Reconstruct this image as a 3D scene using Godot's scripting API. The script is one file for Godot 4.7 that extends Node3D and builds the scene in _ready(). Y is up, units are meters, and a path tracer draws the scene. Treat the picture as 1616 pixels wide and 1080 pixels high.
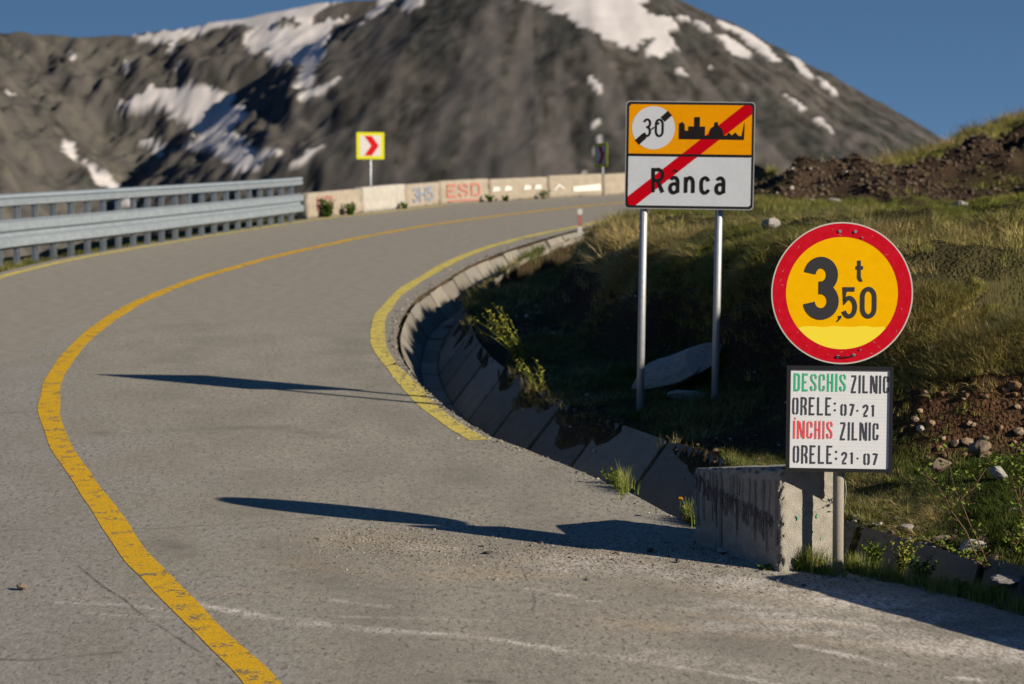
extends Node3D
# A mountain road in evening sun. x runs right, "d" is the distance in front of the camera (z = -d), y is up; metres.

const SLOPE := 0.0882
var M := {}
var used := {}
var rng := RandomNumberGenerator.new()

# ------------------------------------------------------------------ plan of the place, (x, d)
var E_PTS := [[9.5, -14], [9.0, 2], [6.2, 6], [3.3, 9.9], [2.75, 10.9], [2.4, 11.5], [2.08, 12.0], [1.62, 12.7], [1.11, 13.45], [0.81, 14.37], [0.42, 15.44], [-0.14, 16.7], [-0.49, 17.97], [-0.8, 19.48], [-1.04, 21.01], [-1.21, 22.81], [-1.27, 24.61], [-1.24, 26.72], [-1.01, 29.23], [-0.6, 32.47], [-0.05, 35.29], [0.46, 37.4], [1.3, 40.3], [2.6, 43.5], [4.5, 47], [6, 51], [6.8, 56], [7, 66], [7, 130]]
var L_PTS := [[-3.0, -14], [-3.2, 2], [-4.1, 6], [-5.1, 10], [-6.2, 14], [-7.1, 18], [-7.6, 22], [-7.8, 26], [-7.5, 30.3], [-7.05, 33.6], [-6.25, 36.7], [-5.35, 39.8], [-4.1, 43.4], [-2.95, 45.8], [-1.65, 48.4], [-0.2, 50.0], [1.3, 51.55], [2.4, 52.6], [3.1, 56], [3.3, 66], [3.3, 130]]
var K_PTS := [[14, 12.6], [9, 13.2], [5, 13.7], [3.9, 13.9], [3.0, 14.1], [2.35, 14.5], [1.98, 15.3], [1.92, 16.3], [1.86, 17.5], [1.3, 18.8], [0.8, 21], [0.4, 23.5], [0.35, 26], [0.65, 29], [1.2, 32], [2.0, 35.5], [3.0, 39], [5, 42.5], [9, 48], [14, 58]]
var CENTRE_PTS := [[-0.3, 6.5], [-0.74, 8.4], [-1.15, 9.81], [-1.51, 10.72], [-1.88, 11.66], [-2.23, 12.61], [-2.66, 13.94], [-3.11, 15.31], [-3.54, 16.69], [-3.94, 18.33], [-4.3, 20.33], [-4.56, 22.81], [-4.68, 25.62], [-4.6, 28.09], [-4.32, 30.77], [-3.68, 34.26], [-2.76, 37.86], [-1.78, 40.9], [-0.86, 43.1], [0.16, 45.2], [1.3, 47.3], [3.0, 50.0], [4.4, 53.5], [5, 60]]
var EDGE_PTS := [[-0.25, 16.54], [-0.56, 17.63], [-0.82, 18.89], [-1.11, 20.55], [-1.36, 22.27], [-1.5, 23.98], [-1.54, 25.98], [-1.44, 28.6], [-1.1, 31.7], [-0.69, 34.5], [-0.2, 36.7], [0.42, 38.8], [1.09, 40.6], [2.2, 43.6], [4.0, 47.2], [5.5, 51.3]]
var LEFT_PTS := [[-7.4, 26], [-7.22, 30.4], [-6.78, 33.6], [-6.0, 36.6], [-5.1, 39.6], [-3.88, 43.25], [-2.75, 45.6], [-1.5, 48.1]]
var RAIL_PTS := [[-8.55, 27.2], [-8.3, 30.0], [-7.71, 32.5], [-6.9, 34.6], [-5.97, 37.2], [-5.17, 39.5], [-4.33, 42.1], [-4.15, 42.6]]
var BLOCK_PTS := [[-4.25, 43.6], [-3.0, 46.1], [-1.7, 48.65], [-0.2, 50.3], [1.35, 51.9], [2.45, 52.8], [3.3, 54.2], [3.9, 56.5]]
var E_C: PackedVector2Array
var L_C: PackedVector2Array
var K_C: PackedVector2Array
var n_fine := FastNoiseLite.new()
var n_mid := FastNoiseLite.new()
var n_big := FastNoiseLite.new()
var n_rid := FastNoiseLite.new()
var n_tiny := FastNoiseLite.new()

func pl(d: float) -> float:
	return SLOPE * (d - 12.06)

func P(x: float, y: float, d: float) -> Vector3:
	return Vector3(x, y, -d)

func catmull(pts: Array, n: int) -> PackedVector2Array:
	var out := PackedVector2Array()
	var k := pts.size()
	for i in k - 1:
		var a := Vector2(pts[maxi(i - 1, 0)][0], pts[maxi(i - 1, 0)][1])
		var b := Vector2(pts[i][0], pts[i][1])
		var c := Vector2(pts[i + 1][0], pts[i + 1][1])
		var e := Vector2(pts[mini(i + 2, k - 1)][0], pts[mini(i + 2, k - 1)][1])
		for j in n:
			var t := float(j) / n
			out.append(0.5 * ((2.0 * b) + (c - a) * t + (2.0 * a - 5.0 * b + 4.0 * c - e) * t * t + (3.0 * b - a - 3.0 * c + e) * t * t * t))
	out.append(Vector2(pts[k - 1][0], pts[k - 1][1]))
	return out

# even spacing along a path
func even(path: PackedVector2Array, step: float) -> PackedVector2Array:
	var out := PackedVector2Array([path[0]])
	var left := step
	for i in path.size() - 1:
		var a := path[i]
		var b := path[i + 1]
		var len := a.distance_to(b)
		var at := left
		while at <= len:
			out.append(a.lerp(b, at / len))
			at += step
		left = at - len
	return out

# signed distance to a path (right of its direction is positive) and the d of the nearest point
func side(path: PackedVector2Array, p: Vector2) -> Vector2:
	var best := 1e20
	var s := 0.0
	var dn := 0.0
	for i in path.size() - 1:
		var a := path[i]
		var ab := path[i + 1] - a
		var ap := p - a
		var t := clampf(ap.dot(ab) / ab.length_squared(), 0.0, 1.0)
		var r := (ap - ab * t).length_squared()
		if r < best - 1e-7:
			best = r
			s = ap.cross(ab)
			dn = a.y + ab.y * t
	return Vector2(sqrt(best) * (1.0 if s > 0.0 else -1.0), dn)

func table(t: Array, v: float) -> float:
	if v <= t[0][0]:
		return t[0][1]
	for i in t.size() - 1:
		if v < t[i + 1][0]:
			return lerpf(t[i][1], t[i + 1][1], (v - t[i][0]) / (t[i + 1][0] - t[i][0]))
	return t[t.size() - 1][1]

func ditch_w(d: float) -> float:
	return table([[12.0, 0.45], [12.8, 0.55], [14.5, 0.85], [16.5, 0.88], [20.0, 0.8]], d)

# beyond the bend the road dips out of sight
func dip(d: float) -> float:
	return 0.03 * maxf(0.0, d - 53.0) * maxf(0.0, d - 53.0) if d < 70.0 else 8.7 + (d - 70.0) * 0.6

func road_y(x: float, d: float) -> float:
	return pl(d) - dip(d) + 0.006 * n_big.get_noise_2d(x * 8.0, d * 8.0)

const MOUNDS := [[4.75, 37.0, 0.8, 0.3], [5.3, 36.2, 0.7, 0.25], [5.9, 37.4, 0.8, 0.28], [6.5, 36.6, 0.7, 0.2], [7.1, 37.6, 0.9, 0.18], [4.3, 34.6, 0.5, 0.16], [6.9, 34.5, 0.8, 0.12], [5.6, 34.6, 0.9, 0.14], [7.8, 38.4, 0.8, 0.2], [8.4, 38.6, 1.0, 0.26], [9.1, 39.0, 1.1, 0.34], [9.9, 38.7, 1.2, 0.36], [11.0, 39.5, 1.6, 0.5], [8.6, 34.4, 0.9, 0.25], [9.6, 34.2, 1.2, 0.3]]

# x: height, y: soil share 0..1, z: distance behind the cut's foot, w: distance behind the ditch
func ground(x: float, d: float) -> Vector4:
	var p := Vector2(x, d)
	var base := pl(d)
	var e := side(E_C, p)
	if e.x <= 0.0:
		var l := side(L_C, p)
		if l.x >= 0.0:
			return Vector4(base - dip(d) - 0.06, 1, -1, -1)
		var o := -l.x
		return Vector4(base - dip(d) - 0.05 - maxf(0.0, o - 1.35) * 0.62 + 0.05 * n_mid.get_noise_2d(x * 30.0, d * 30.0) * minf(1.0, o * 2.0), 0.75, -1, -o)
	var w := ditch_w(d)
	if e.x < w:
		var a := lerpf(-0.06, -0.8, clampf(e.x / 0.1, 0.0, 1.0))
		var y := lerpf(a, 0.05, clampf((e.x - w + 0.07) / 0.07, 0.0, 1.0))
		# soil and turf spilling over the rim of the slabs
		var spill := 0.05 + 0.13 * n_mid.get_noise_2d(x * 70.0, d * 70.0) - (w - e.x) * 0.55
		if e.x > 0.6 * w and d > 12.5:
			y = lerpf(-0.365, 0.1, clampf((e.x / w - 0.55) / 0.45, 0.0, 1.0)) + maxf(spill, -0.14) * 0.5
			return Vector4(base + y, 0.6, -1, 0.03 if spill > 0.0 else -0.1)
		return Vector4(base + y, 1, -1, e.x - w)
	var s := e.x - w
	var k := side(K_C, p)
	var nm := n_mid.get_noise_2d(x * 40.0, d * 40.0)
	var nf := n_fine.get_noise_2d(x * 100.0, d * 100.0)
	var q := k.x + 0.16 * n_mid.get_noise_2d(x * 55.0 + 90.0, d * 55.0) + 0.07 * nf
	var near := clampf((15.0 - d) / 1.5, 0.0, 1.0)
	var ap := 0.06 + minf(s, 2.2) * lerpf(0.1, 0.26, near) + 0.08 * nm * minf(1.0, s * 3.0) + 0.06 * nf * minf(1.0, s * 4.0)
	var hc := table([[13.0, 0.6], [14.2, 0.72], [15.2, 0.95], [17, 1.02], [20, 0.95], [22.5, 0.84], [26, 0.74], [30, 0.45], [34, 0.35], [38, 0.3]], k.y)
	var t := clampf(q / 0.8, 0.0, 1.0)
	var h := ap + (hc - 0.12 * near) * t * t * (3.0 - 2.0 * t)
	var soil := clampf(1.0 - absf(q - 0.35) / 0.5, 0.0, 1.0)
	if q < 0.0:
		soil = clampf(0.45 + 0.9 * nm, 0.0, 1.0)
	if q > 0.5:
		h += 0.3 * exp(-pow((x - 4.4) / 1.8, 2.0) - pow((d - 18.5) / 3.5, 2.0)) + 0.3 * clampf((d - 24.0) / 14.0, 0.0, 1.0) * clampf((q - 0.5) / 2.0, 0.0, 1.0) + 0.75 * clampf((d - 41.0) / 12.0, 0.0, 1.0) + 0.45 * clampf((x - 7.0) / 4.0, 0.0, 1.0) * clampf((d - 34.0) / 6.0, 0.0, 1.0)
		h += 0.2 * (0.3 - absf(n_mid.get_noise_2d(x * 55.0 + 11.0, d * 42.0))) * minf(1.0, (q - 0.5) * 2.0)
		h += (0.09 * nm + 0.05 * n_big.get_noise_2d(x * 12.0, d * 12.0)) * minf(1.0, q - 0.5) + 0.015 * nf
		for m in MOUNDS:
			var r: float = Vector2(x - m[0], (d - m[1]) * 0.8).length() / m[2]
			if r < 2.2:
				var up: float = m[3] * exp(-r * r * 1.1)
				h += up * (1.0 + 0.55 * nf + 0.35 * nm)
				soil = maxf(soil, clampf(1.7 - r + 0.8 * nm, 0.0, 1.0))
	var last := 42.0 + (x - 4.85) * 3.0
	if d > last:
		h -= (d - last) * (d - last) * 0.02 + (d - last) * 0.06
	return Vector4(base + maxf(h, -0.4 - maxf(0.0, d - 70.0)), soil, q, s)

# ------------------------------------------------------------------ far mountain
func smax(a: float, b: float, k: float) -> float:
	var h := clampf(0.5 + 0.5 * (a - b) / k, 0.0, 1.0)
	return lerpf(b, a, h) + k * h * (1.0 - h)

func mountain(x: float, d: float, rag := 1.0) -> float:
	var wx := x + 16.0 * n_big.get_noise_2d(x * 0.35, d * 0.35 + 500.0)
	var wd := d + 16.0 * n_big.get_noise_2d(x * 0.35 + 900.0, d * 0.35)
	var dx := wx - 20.0
	var dd := wd - 1600.0
	var dome := 232.0 - 0.58 * (sqrt(dx * dx + dd * dd + 4900.0) - 70.0)
	var fl := maxf(0.0, -112.0 - wx - (1600.0 - d) * 0.06)
	dome -= 0.2 * fl * fl / (fl + 14.0)
	var rb := table([[-1500, 145], [-900, 170], [-600, 184], [-394, 186], [-363, 185], [-340, 182], [-294, 184.5], [-247, 189.5], [-198, 196], [-150, 205.5], [-120, 210], [-81, 214], [0, 215], [200, 120], [500, -60]], x)
	var fr := 1655.0 - d - 10.0 * n_big.get_noise_2d(x * 0.5, 77.0)
	var back := rb - (0.62 * fr if fr > 0.0 else -0.5 * fr)
	back += 9.0 * exp(-pow((fr - 95.0) / 35.0, 2.0)) - 7.0 * exp(-pow((fr - 170.0) / 40.0, 2.0)) * exp(-pow((x + 240.0) / 100.0, 2.0))
	var spur := 70.0 + 0.52 * (-258.0 - wx) + 0.25 * (d - 1480.0)
	spur = minf(spur, 178.0 - absf(d - 1540.0) * 0.3)
	var h := smax(smax(dome, back, 9.0), spur, 14.0)
	var low := clampf(fr / 25.0, 0.0, 1.0) if x < -90.0 else clampf((215.0 - h) / 30.0, 0.15, 1.0)
	var rough := (0.85 + 1.5 * clampf((-90.0 - x) / 60.0, 0.0, 1.0)) * low * rag
	h += 4.0 * rough * n_big.get_noise_2d(x * 1.3, d * 0.8) + 2.2 * rough * (n_rid.get_noise_2d(x * 1.7, d * 0.8) - 0.2) + 2.4 * clampf((-230.0 - x) / 60.0, 0.0, 1.0) * n_mid.get_noise_2d((x + 1.3 * d) * 3.0, (d - 0.6 * x) * 0.35)
	var crag := 0.45 + 0.55 * clampf((-90.0 - x) / 60.0, 0.0, 1.0)
	h += crag * rough * (1.9 * n_mid.get_noise_2d(x * 4.5, d * 3.0) + 1.1 * n_rid.get_noise_2d(x * 5.0 + 40.0, d * 2.6))
	return maxf(h, -75.0 + 6.0 * n_big.get_noise_2d(x, d))

# old snow lying on the mountain, outlines on the map (x, d)
const SNOW_HOLE := 1
const SNOW := [
	[-292, 1656, -283, 1648, -271, 1642, -258, 1638, -245, 1642, -230, 1646, -212, 1647, -195, 1630, -200, 1607, -192, 1590, -183, 1589, -177, 1562, -168, 1549, -151, 1487, -141, 1459, -141, 1402, -129, 1400, -132, 1435, -126, 1461, -130, 1492, -130, 1542, -136, 1613, -124, 1631, -137, 1626, -148, 1619, -150, 1634, -139, 1652, -120, 1665, -156, 1661, -206, 1664, -257, 1655],
	[-180, 1624, -165, 1624, -157, 1625, -162, 1616, -172, 1615],
	[-286, 1554, -272, 1551, -266, 1557, -248, 1558, -236, 1553, -215, 1544, -199, 1535, -181, 1454, -170, 1400, -182, 1413, -182, 1401, -165, 1347, -148, 1298, -151, 1293, -168, 1306, -168, 1310, -182, 1345, -193, 1379, -212, 1408, -248, 1499, -261, 1512, -259, 1515, -246, 1506, -214, 1416, -201, 1411, -210, 1423, -227, 1521, -237, 1525, -257, 1545, -265, 1543, -271, 1540, -282, 1551],
	[-153, 1315, -140, 1311, -141, 1302, -149, 1303],
	[-302, 1446, -300, 1460, -294, 1451, -287, 1423, -292, 1425],
	[-290, 1440, -281, 1434, -267, 1421, -260, 1422, -240, 1358, -238, 1349, -246, 1350, -260, 1411, -267, 1404, -275, 1413],
	[-338, 1640, -328, 1619, -325, 1610, -332, 1617],
	[-292, 1616, -289, 1620, -281, 1591, -273, 1571, -281, 1587],
	[-259, 1631, -255, 1640, -252, 1616, -256, 1621],
	[-248, 1592, -242, 1581, -245, 1581],
	[-142, 1383, -134, 1388, -126, 1395, -121, 1393, -112, 1402, -110, 1406, -114, 1390, -125, 1383],
	[-130, 1283, -118, 1302, -114, 1302, -119, 1287, -127, 1281],
	[-292, 1552, -289, 1554, -287, 1550, -289, 1549],
	[-349, 1497, -353, 1530, -346, 1503, -347, 1494],
	[-78, 1535, -71, 1527, -60, 1515, -63, 1499, -71, 1494, -77, 1507],
	[-105, 1527, -102, 1658, -92, 1656, -88, 1541, -99, 1514],
	[-109, 1503, -104, 1515, -102, 1501],
	[46, 1349, 50, 1348, 56, 1334, 55, 1330, 50, 1339],
	[49, 1301, 54, 1300, 54, 1295, 49, 1294],
	[49, 1279, 53, 1278, 54, 1264, 48, 1267],
	[39, 1239, 43, 1241, 45, 1235],
	[1, 1475, 16, 1463, 25, 1455, 27, 1441, 37, 1441, 43, 1422, 57, 1411, 60, 1403, 71, 1398, 78, 1399, 88, 1421, 94, 1427, 87, 1403, 89, 1394, 91, 1395, 106, 1416, 109, 1436, 105, 1442, 113, 1468, 108, 1482, 94, 1469, 88, 1486, 95, 1493, 98, 1503, 84, 1500, 40, 1501],
	[114, 1488, 123, 1503, 124, 1497, 116, 1485],
	[127, 1500, 134, 1497, 136, 1482, 131, 1478, 127, 1484],
	[141, 1524, 153, 1526, 168, 1537, 179, 1513, 181, 1463, 176, 1458, 169, 1481, 158, 1508, 147, 1510],
	[140, 1481, 150, 1490, 157, 1475, 163, 1466, 157, 1448, 148, 1444, 144, 1464],
	[193, 1508, 201, 1522, 205, 1456, 200, 1444, 193, 1452],
	[208, 1467, 213, 1466, 217, 1432, 213, 1430, 207, 1438],
	[173, 1395, 178, 1396, 188, 1377, 183, 1376],
	[193, 1372, 198, 1369, 201, 1345, 196, 1349],
	[104, 1384, 110, 1398, 110, 1383, 106, 1380],
	[127, 1413, 131, 1416, 131, 1407, 127, 1406],
]

# ------------------------------------------------------------------ helpers
func numbered(called: String) -> String:
	var n: int = used.get(called, 0)
	used[called] = n + 1
	return called if n == 0 else "%s_%03d" % [called, n]

func tag(o: Node3D, label: String, category: String, group := "") -> Node3D:
	o.set_meta("label", label)
	o.set_meta("category", category)
	if group:
		o.set_meta("group", group)
	return o

func thing(called: String, at: Vector3, label: String, category: String, group := "", turn := 0.0) -> Node3D:
	var o := Node3D.new()
	o.name = numbered(called)
	add_child(o)
	o.position = at
	o.rotation_degrees.y = turn
	return tag(o, label, category, group)

func part(parent: Node, called: String, mesh: Mesh, m: Material, at := Vector3.ZERO, turn := Vector3.ZERO) -> MeshInstance3D:
	var o := MeshInstance3D.new()
	o.name = numbered(called) if parent == self else called
	o.mesh = mesh
	o.material_override = m
	parent.add_child(o, true)
	o.position = at
	o.rotation_degrees = turn
	return o

func structure(called: String, mesh: Mesh, m: Material) -> MeshInstance3D:
	var o := part(self, called, mesh, m)
	o.set_meta("kind", "structure")
	return o

func tool() -> SurfaceTool:
	var st := SurfaceTool.new()
	st.begin(Mesh.PRIMITIVE_TRIANGLES)
	return st

func done(st: SurfaceTool, smooth := true) -> ArrayMesh:
	if smooth:
		st.generate_normals()
		return st.commit()
	var arr := st.commit_to_arrays()
	var v: PackedVector3Array = arr[Mesh.ARRAY_VERTEX]
	var nn := PackedVector3Array()
	nn.resize(v.size())
	for i in range(0, v.size(), 3):
		var n := (v[i + 2] - v[i]).cross(v[i + 1] - v[i]).normalized()
		nn[i] = n
		nn[i + 1] = n
		nn[i + 2] = n
	arr[Mesh.ARRAY_NORMAL] = nn
	var m := ArrayMesh.new()
	m.add_surface_from_arrays(Mesh.PRIMITIVE_TRIANGLES, arr)
	return m

func quad(st: SurfaceTool, a: Vector3, b: Vector3, c: Vector3, e: Vector3) -> void:
	for v in [a, b, c, a, c, e]:
		st.add_vertex(v)

# grid of nu x nv points (u runs right, v runs away); colours and uv may be empty
func sheet(v: PackedVector3Array, nu: int, nv: int, cols := PackedColorArray(), uvs := PackedVector2Array()) -> ArrayMesh:
	var st := tool()
	for i in v.size():
		if cols.size():
			st.set_color(cols[i])
		if uvs.size():
			st.set_uv(uvs[i])
		st.add_vertex(v[i])
	for j in nv - 1:
		for i in nu - 1:
			var a := j * nu + i
			for k in [a, a + nu, a + nu + 1, a, a + nu + 1, a + 1]:
				st.add_index(k)
	st.generate_normals()
	return st.commit()

func std(color: Color, rough := 0.9, metal := 0.0) -> StandardMaterial3D:
	var m := StandardMaterial3D.new()
	m.albedo_color = color.linear_to_srgb()
	m.roughness = rough
	m.metallic = metal
	if metal == 0.0:
		m.metallic_specular = 0.16
	return m

func noise(freq: float, octaves: int, seed_: int, kind := FastNoiseLite.TYPE_SIMPLEX_SMOOTH) -> FastNoiseLite:
	var n := FastNoiseLite.new()
	n.noise_type = kind
	n.frequency = freq
	n.fractal_octaves = octaves
	n.seed = seed_
	return n

# two layers of seamless noise between two linear colours, with specks of a third
func mottle(size: int, f1: float, f2: float, a: Color, b: Color, speck: Color, speck_at: float, seed_: int) -> ImageTexture:
	var i1 := noise(f1, 4, seed_).get_seamless_image(size, size)
	var i2 := noise(f2, 3, seed_ + 7).get_seamless_image(size, size)
	var d1 := i1.get_data()
	var d2 := i2.get_data()
	var ch := i1.get_data().size() / (size * size)
	var out := PackedByteArray()
	out.resize(size * size * 3)
	for i in size * size:
		var t := (d1[i * ch] * 0.5 + d2[i * ch] * 0.5) / 255.0
		t = clampf((t - 0.5) * 1.9 + 0.5, 0.0, 1.0)
		var c := a.lerp(b, t)
		if d2[i * ch] / 255.0 > speck_at:
			c = c.lerp(speck, 0.8)
		c = c.linear_to_srgb()
		out[i * 3] = c.r8
		out[i * 3 + 1] = c.g8
		out[i * 3 + 2] = c.b8
	return ImageTexture.create_from_image(Image.create_from_data(size, size, false, Image.FORMAT_RGB8, out))

func bump(size: int, f: float, seed_: int, strength: float) -> ImageTexture:
	var im := noise(f, 4, seed_).get_seamless_image(size, size)
	im.convert(Image.FORMAT_RGBA8)
	im.bump_map_to_normal_map(strength)
	return ImageTexture.create_from_image(im)

func triplanar(m: StandardMaterial3D, scale: float, tex: Texture2D, nor: Texture2D = null, deep := 1.0) -> StandardMaterial3D:
	m.albedo_texture = tex
	m.uv1_triplanar = true
	m.uv1_world_triplanar = true
	m.uv1_scale = Vector3.ONE * scale
	if nor:
		m.normal_enabled = true
		m.normal_texture = nor
		m.normal_scale = deep
	return m

# a closed profile (lateral to the right, height) swept along a path on the slope; lift(i) raises, grow scales heights
func sweep(path: PackedVector3Array, prof: PackedVector2Array, smooth := false) -> ArrayMesh:
	var st := tool()
	var n := prof.size()
	var rings := []
	for i in path.size():
		var t := (path[mini(i + 1, path.size() - 1)] - path[maxi(i - 1, 0)])
		t.y = 0.0
		t = t.normalized()
		var right := t.cross(Vector3.UP)
		var ring := PackedVector3Array()
		for q in prof:
			ring.append(path[i] + right * q.x + Vector3.UP * q.y)
		rings.append(ring)
	for i in rings.size() - 1:
		for k in n:
			quad(st, rings[i][k], rings[i + 1][k], rings[i + 1][(k + 1) % n], rings[i][(k + 1) % n])
	var tri := Geometry2D.triangulate_polygon(prof)
	for k in range(0, tri.size(), 3):
		for j in [0, 2, 1]:
			st.add_vertex(rings[0][tri[k + j]])
		for j in [0, 1, 2]:
			st.add_vertex(rings[rings.size() - 1][tri[k + j]])
	return done(st, smooth)

func tube(st: SurfaceTool, pts: PackedVector3Array, r0: float, r1: float, sides := 6) -> void:
	var rings := []
	var up := Vector3(0.31, 0.05, 0.95)
	for i in pts.size():
		var t := (pts[mini(i + 1, pts.size() - 1)] - pts[maxi(i - 1, 0)]).normalized()
		var a := t.cross(up).normalized()
		var b := t.cross(a)
		var r := lerpf(r0, r1, float(i) / (pts.size() - 1))
		var ring := PackedVector3Array()
		for k in sides:
			var an := TAU * k / sides
			ring.append(pts[i] + (a * cos(an) + b * sin(an)) * r)
		rings.append(ring)
	for i in rings.size() - 1:
		for k in sides:
			quad(st, rings[i][k], rings[i][(k + 1) % sides], rings[i + 1][(k + 1) % sides], rings[i + 1][k])
	for k in range(1, sides - 1):
		for v in [rings[0][0], rings[0][k + 1], rings[0][k]]:
			st.add_vertex(v)
		var e: PackedVector3Array = rings[rings.size() - 1]
		for v in [e[0], e[k], e[k + 1]]:
			st.add_vertex(v)

# flat polygon on a face looking along +z, clockwise fan from triangulation
func flat(st: SurfaceTool, poly: PackedVector2Array, z: float) -> void:
	var tri := Geometry2D.triangulate_polygon(poly)
	for k in range(0, tri.size(), 3):
		var a := poly[tri[k]]
		var b := poly[tri[k + 1]]
		var c := poly[tri[k + 2]]
		var order := [a, b, c] if (b - a).cross(c - a) < 0.0 else [a, c, b]
		for v in order:
			st.add_vertex(Vector3(v.x, v.y, z))

# solid plate: polygon with thickness, front at z
func plate(poly: PackedVector2Array, z: float, thick: float) -> ArrayMesh:
	var st := tool()
	flat(st, poly, z)
	var tri := Geometry2D.triangulate_polygon(poly)
	for k in range(0, tri.size(), 3):
		var a := poly[tri[k]]
		var b := poly[tri[k + 1]]
		var c := poly[tri[k + 2]]
		var order := [a, b, c] if (b - a).cross(c - a) > 0.0 else [a, c, b]
		for v in order:
			st.add_vertex(Vector3(v.x, v.y, z - thick))
	var area := 0.0
	for i in poly.size():
		area += poly[i].cross(poly[(i + 1) % poly.size()])
	for i in poly.size():
		var a := poly[i]
		var b := poly[(i + 1) % poly.size()]
		if area < 0.0:
			var s := a
			a = b
			b = s
		quad(st, Vector3(a.x, a.y, z), Vector3(a.x, a.y, z - thick), Vector3(b.x, b.y, z - thick), Vector3(b.x, b.y, z))
	return done(st, false)

func disc(r: float, n := 64, c := Vector2.ZERO) -> PackedVector2Array:
	var p := PackedVector2Array()
	for i in n:
		p.append(c + Vector2(cos(TAU * i / n), sin(TAU * i / n)) * r)
	return p

func ring(st: SurfaceTool, r0: float, r1: float, z: float, n := 64) -> void:
	for i in n:
		var a := Vector2.from_angle(TAU * i / n)
		var b := Vector2.from_angle(TAU * (i + 1) / n)
		quad(st, Vector3(a.x * r0, a.y * r0, z), Vector3(b.x * r0, b.y * r0, z), Vector3(b.x * r1, b.y * r1, z), Vector3(a.x * r1, a.y * r1, z))

func round_rect(w: float, h: float, r: float, n := 6) -> PackedVector2Array:
	var p := PackedVector2Array()
	for q in 4:
		var c: Vector2 = [Vector2(w / 2 - r, h / 2 - r), Vector2(-w / 2 + r, h / 2 - r), Vector2(-w / 2 + r, -h / 2 + r), Vector2(w / 2 - r, -h / 2 + r)][q]
		for i in n + 1:
			p.append(c + Vector2.from_angle(PI / 2 * q + PI / 2 * i / n) * r)
	return p

# ------------------------------------------------------------------ lettering as brush strokes
func arc(cx: float, cy: float, rx: float, ry: float, a0: float, a1: float) -> Array:
	var out := []
	var n := maxi(3, int(absf(a1 - a0) / 11.0))
	for i in n + 1:
		var a := deg_to_rad(lerpf(a0, a1, float(i) / n))
		out.append([cx + rx * cos(a), cy + ry * sin(a)])
	return out

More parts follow.
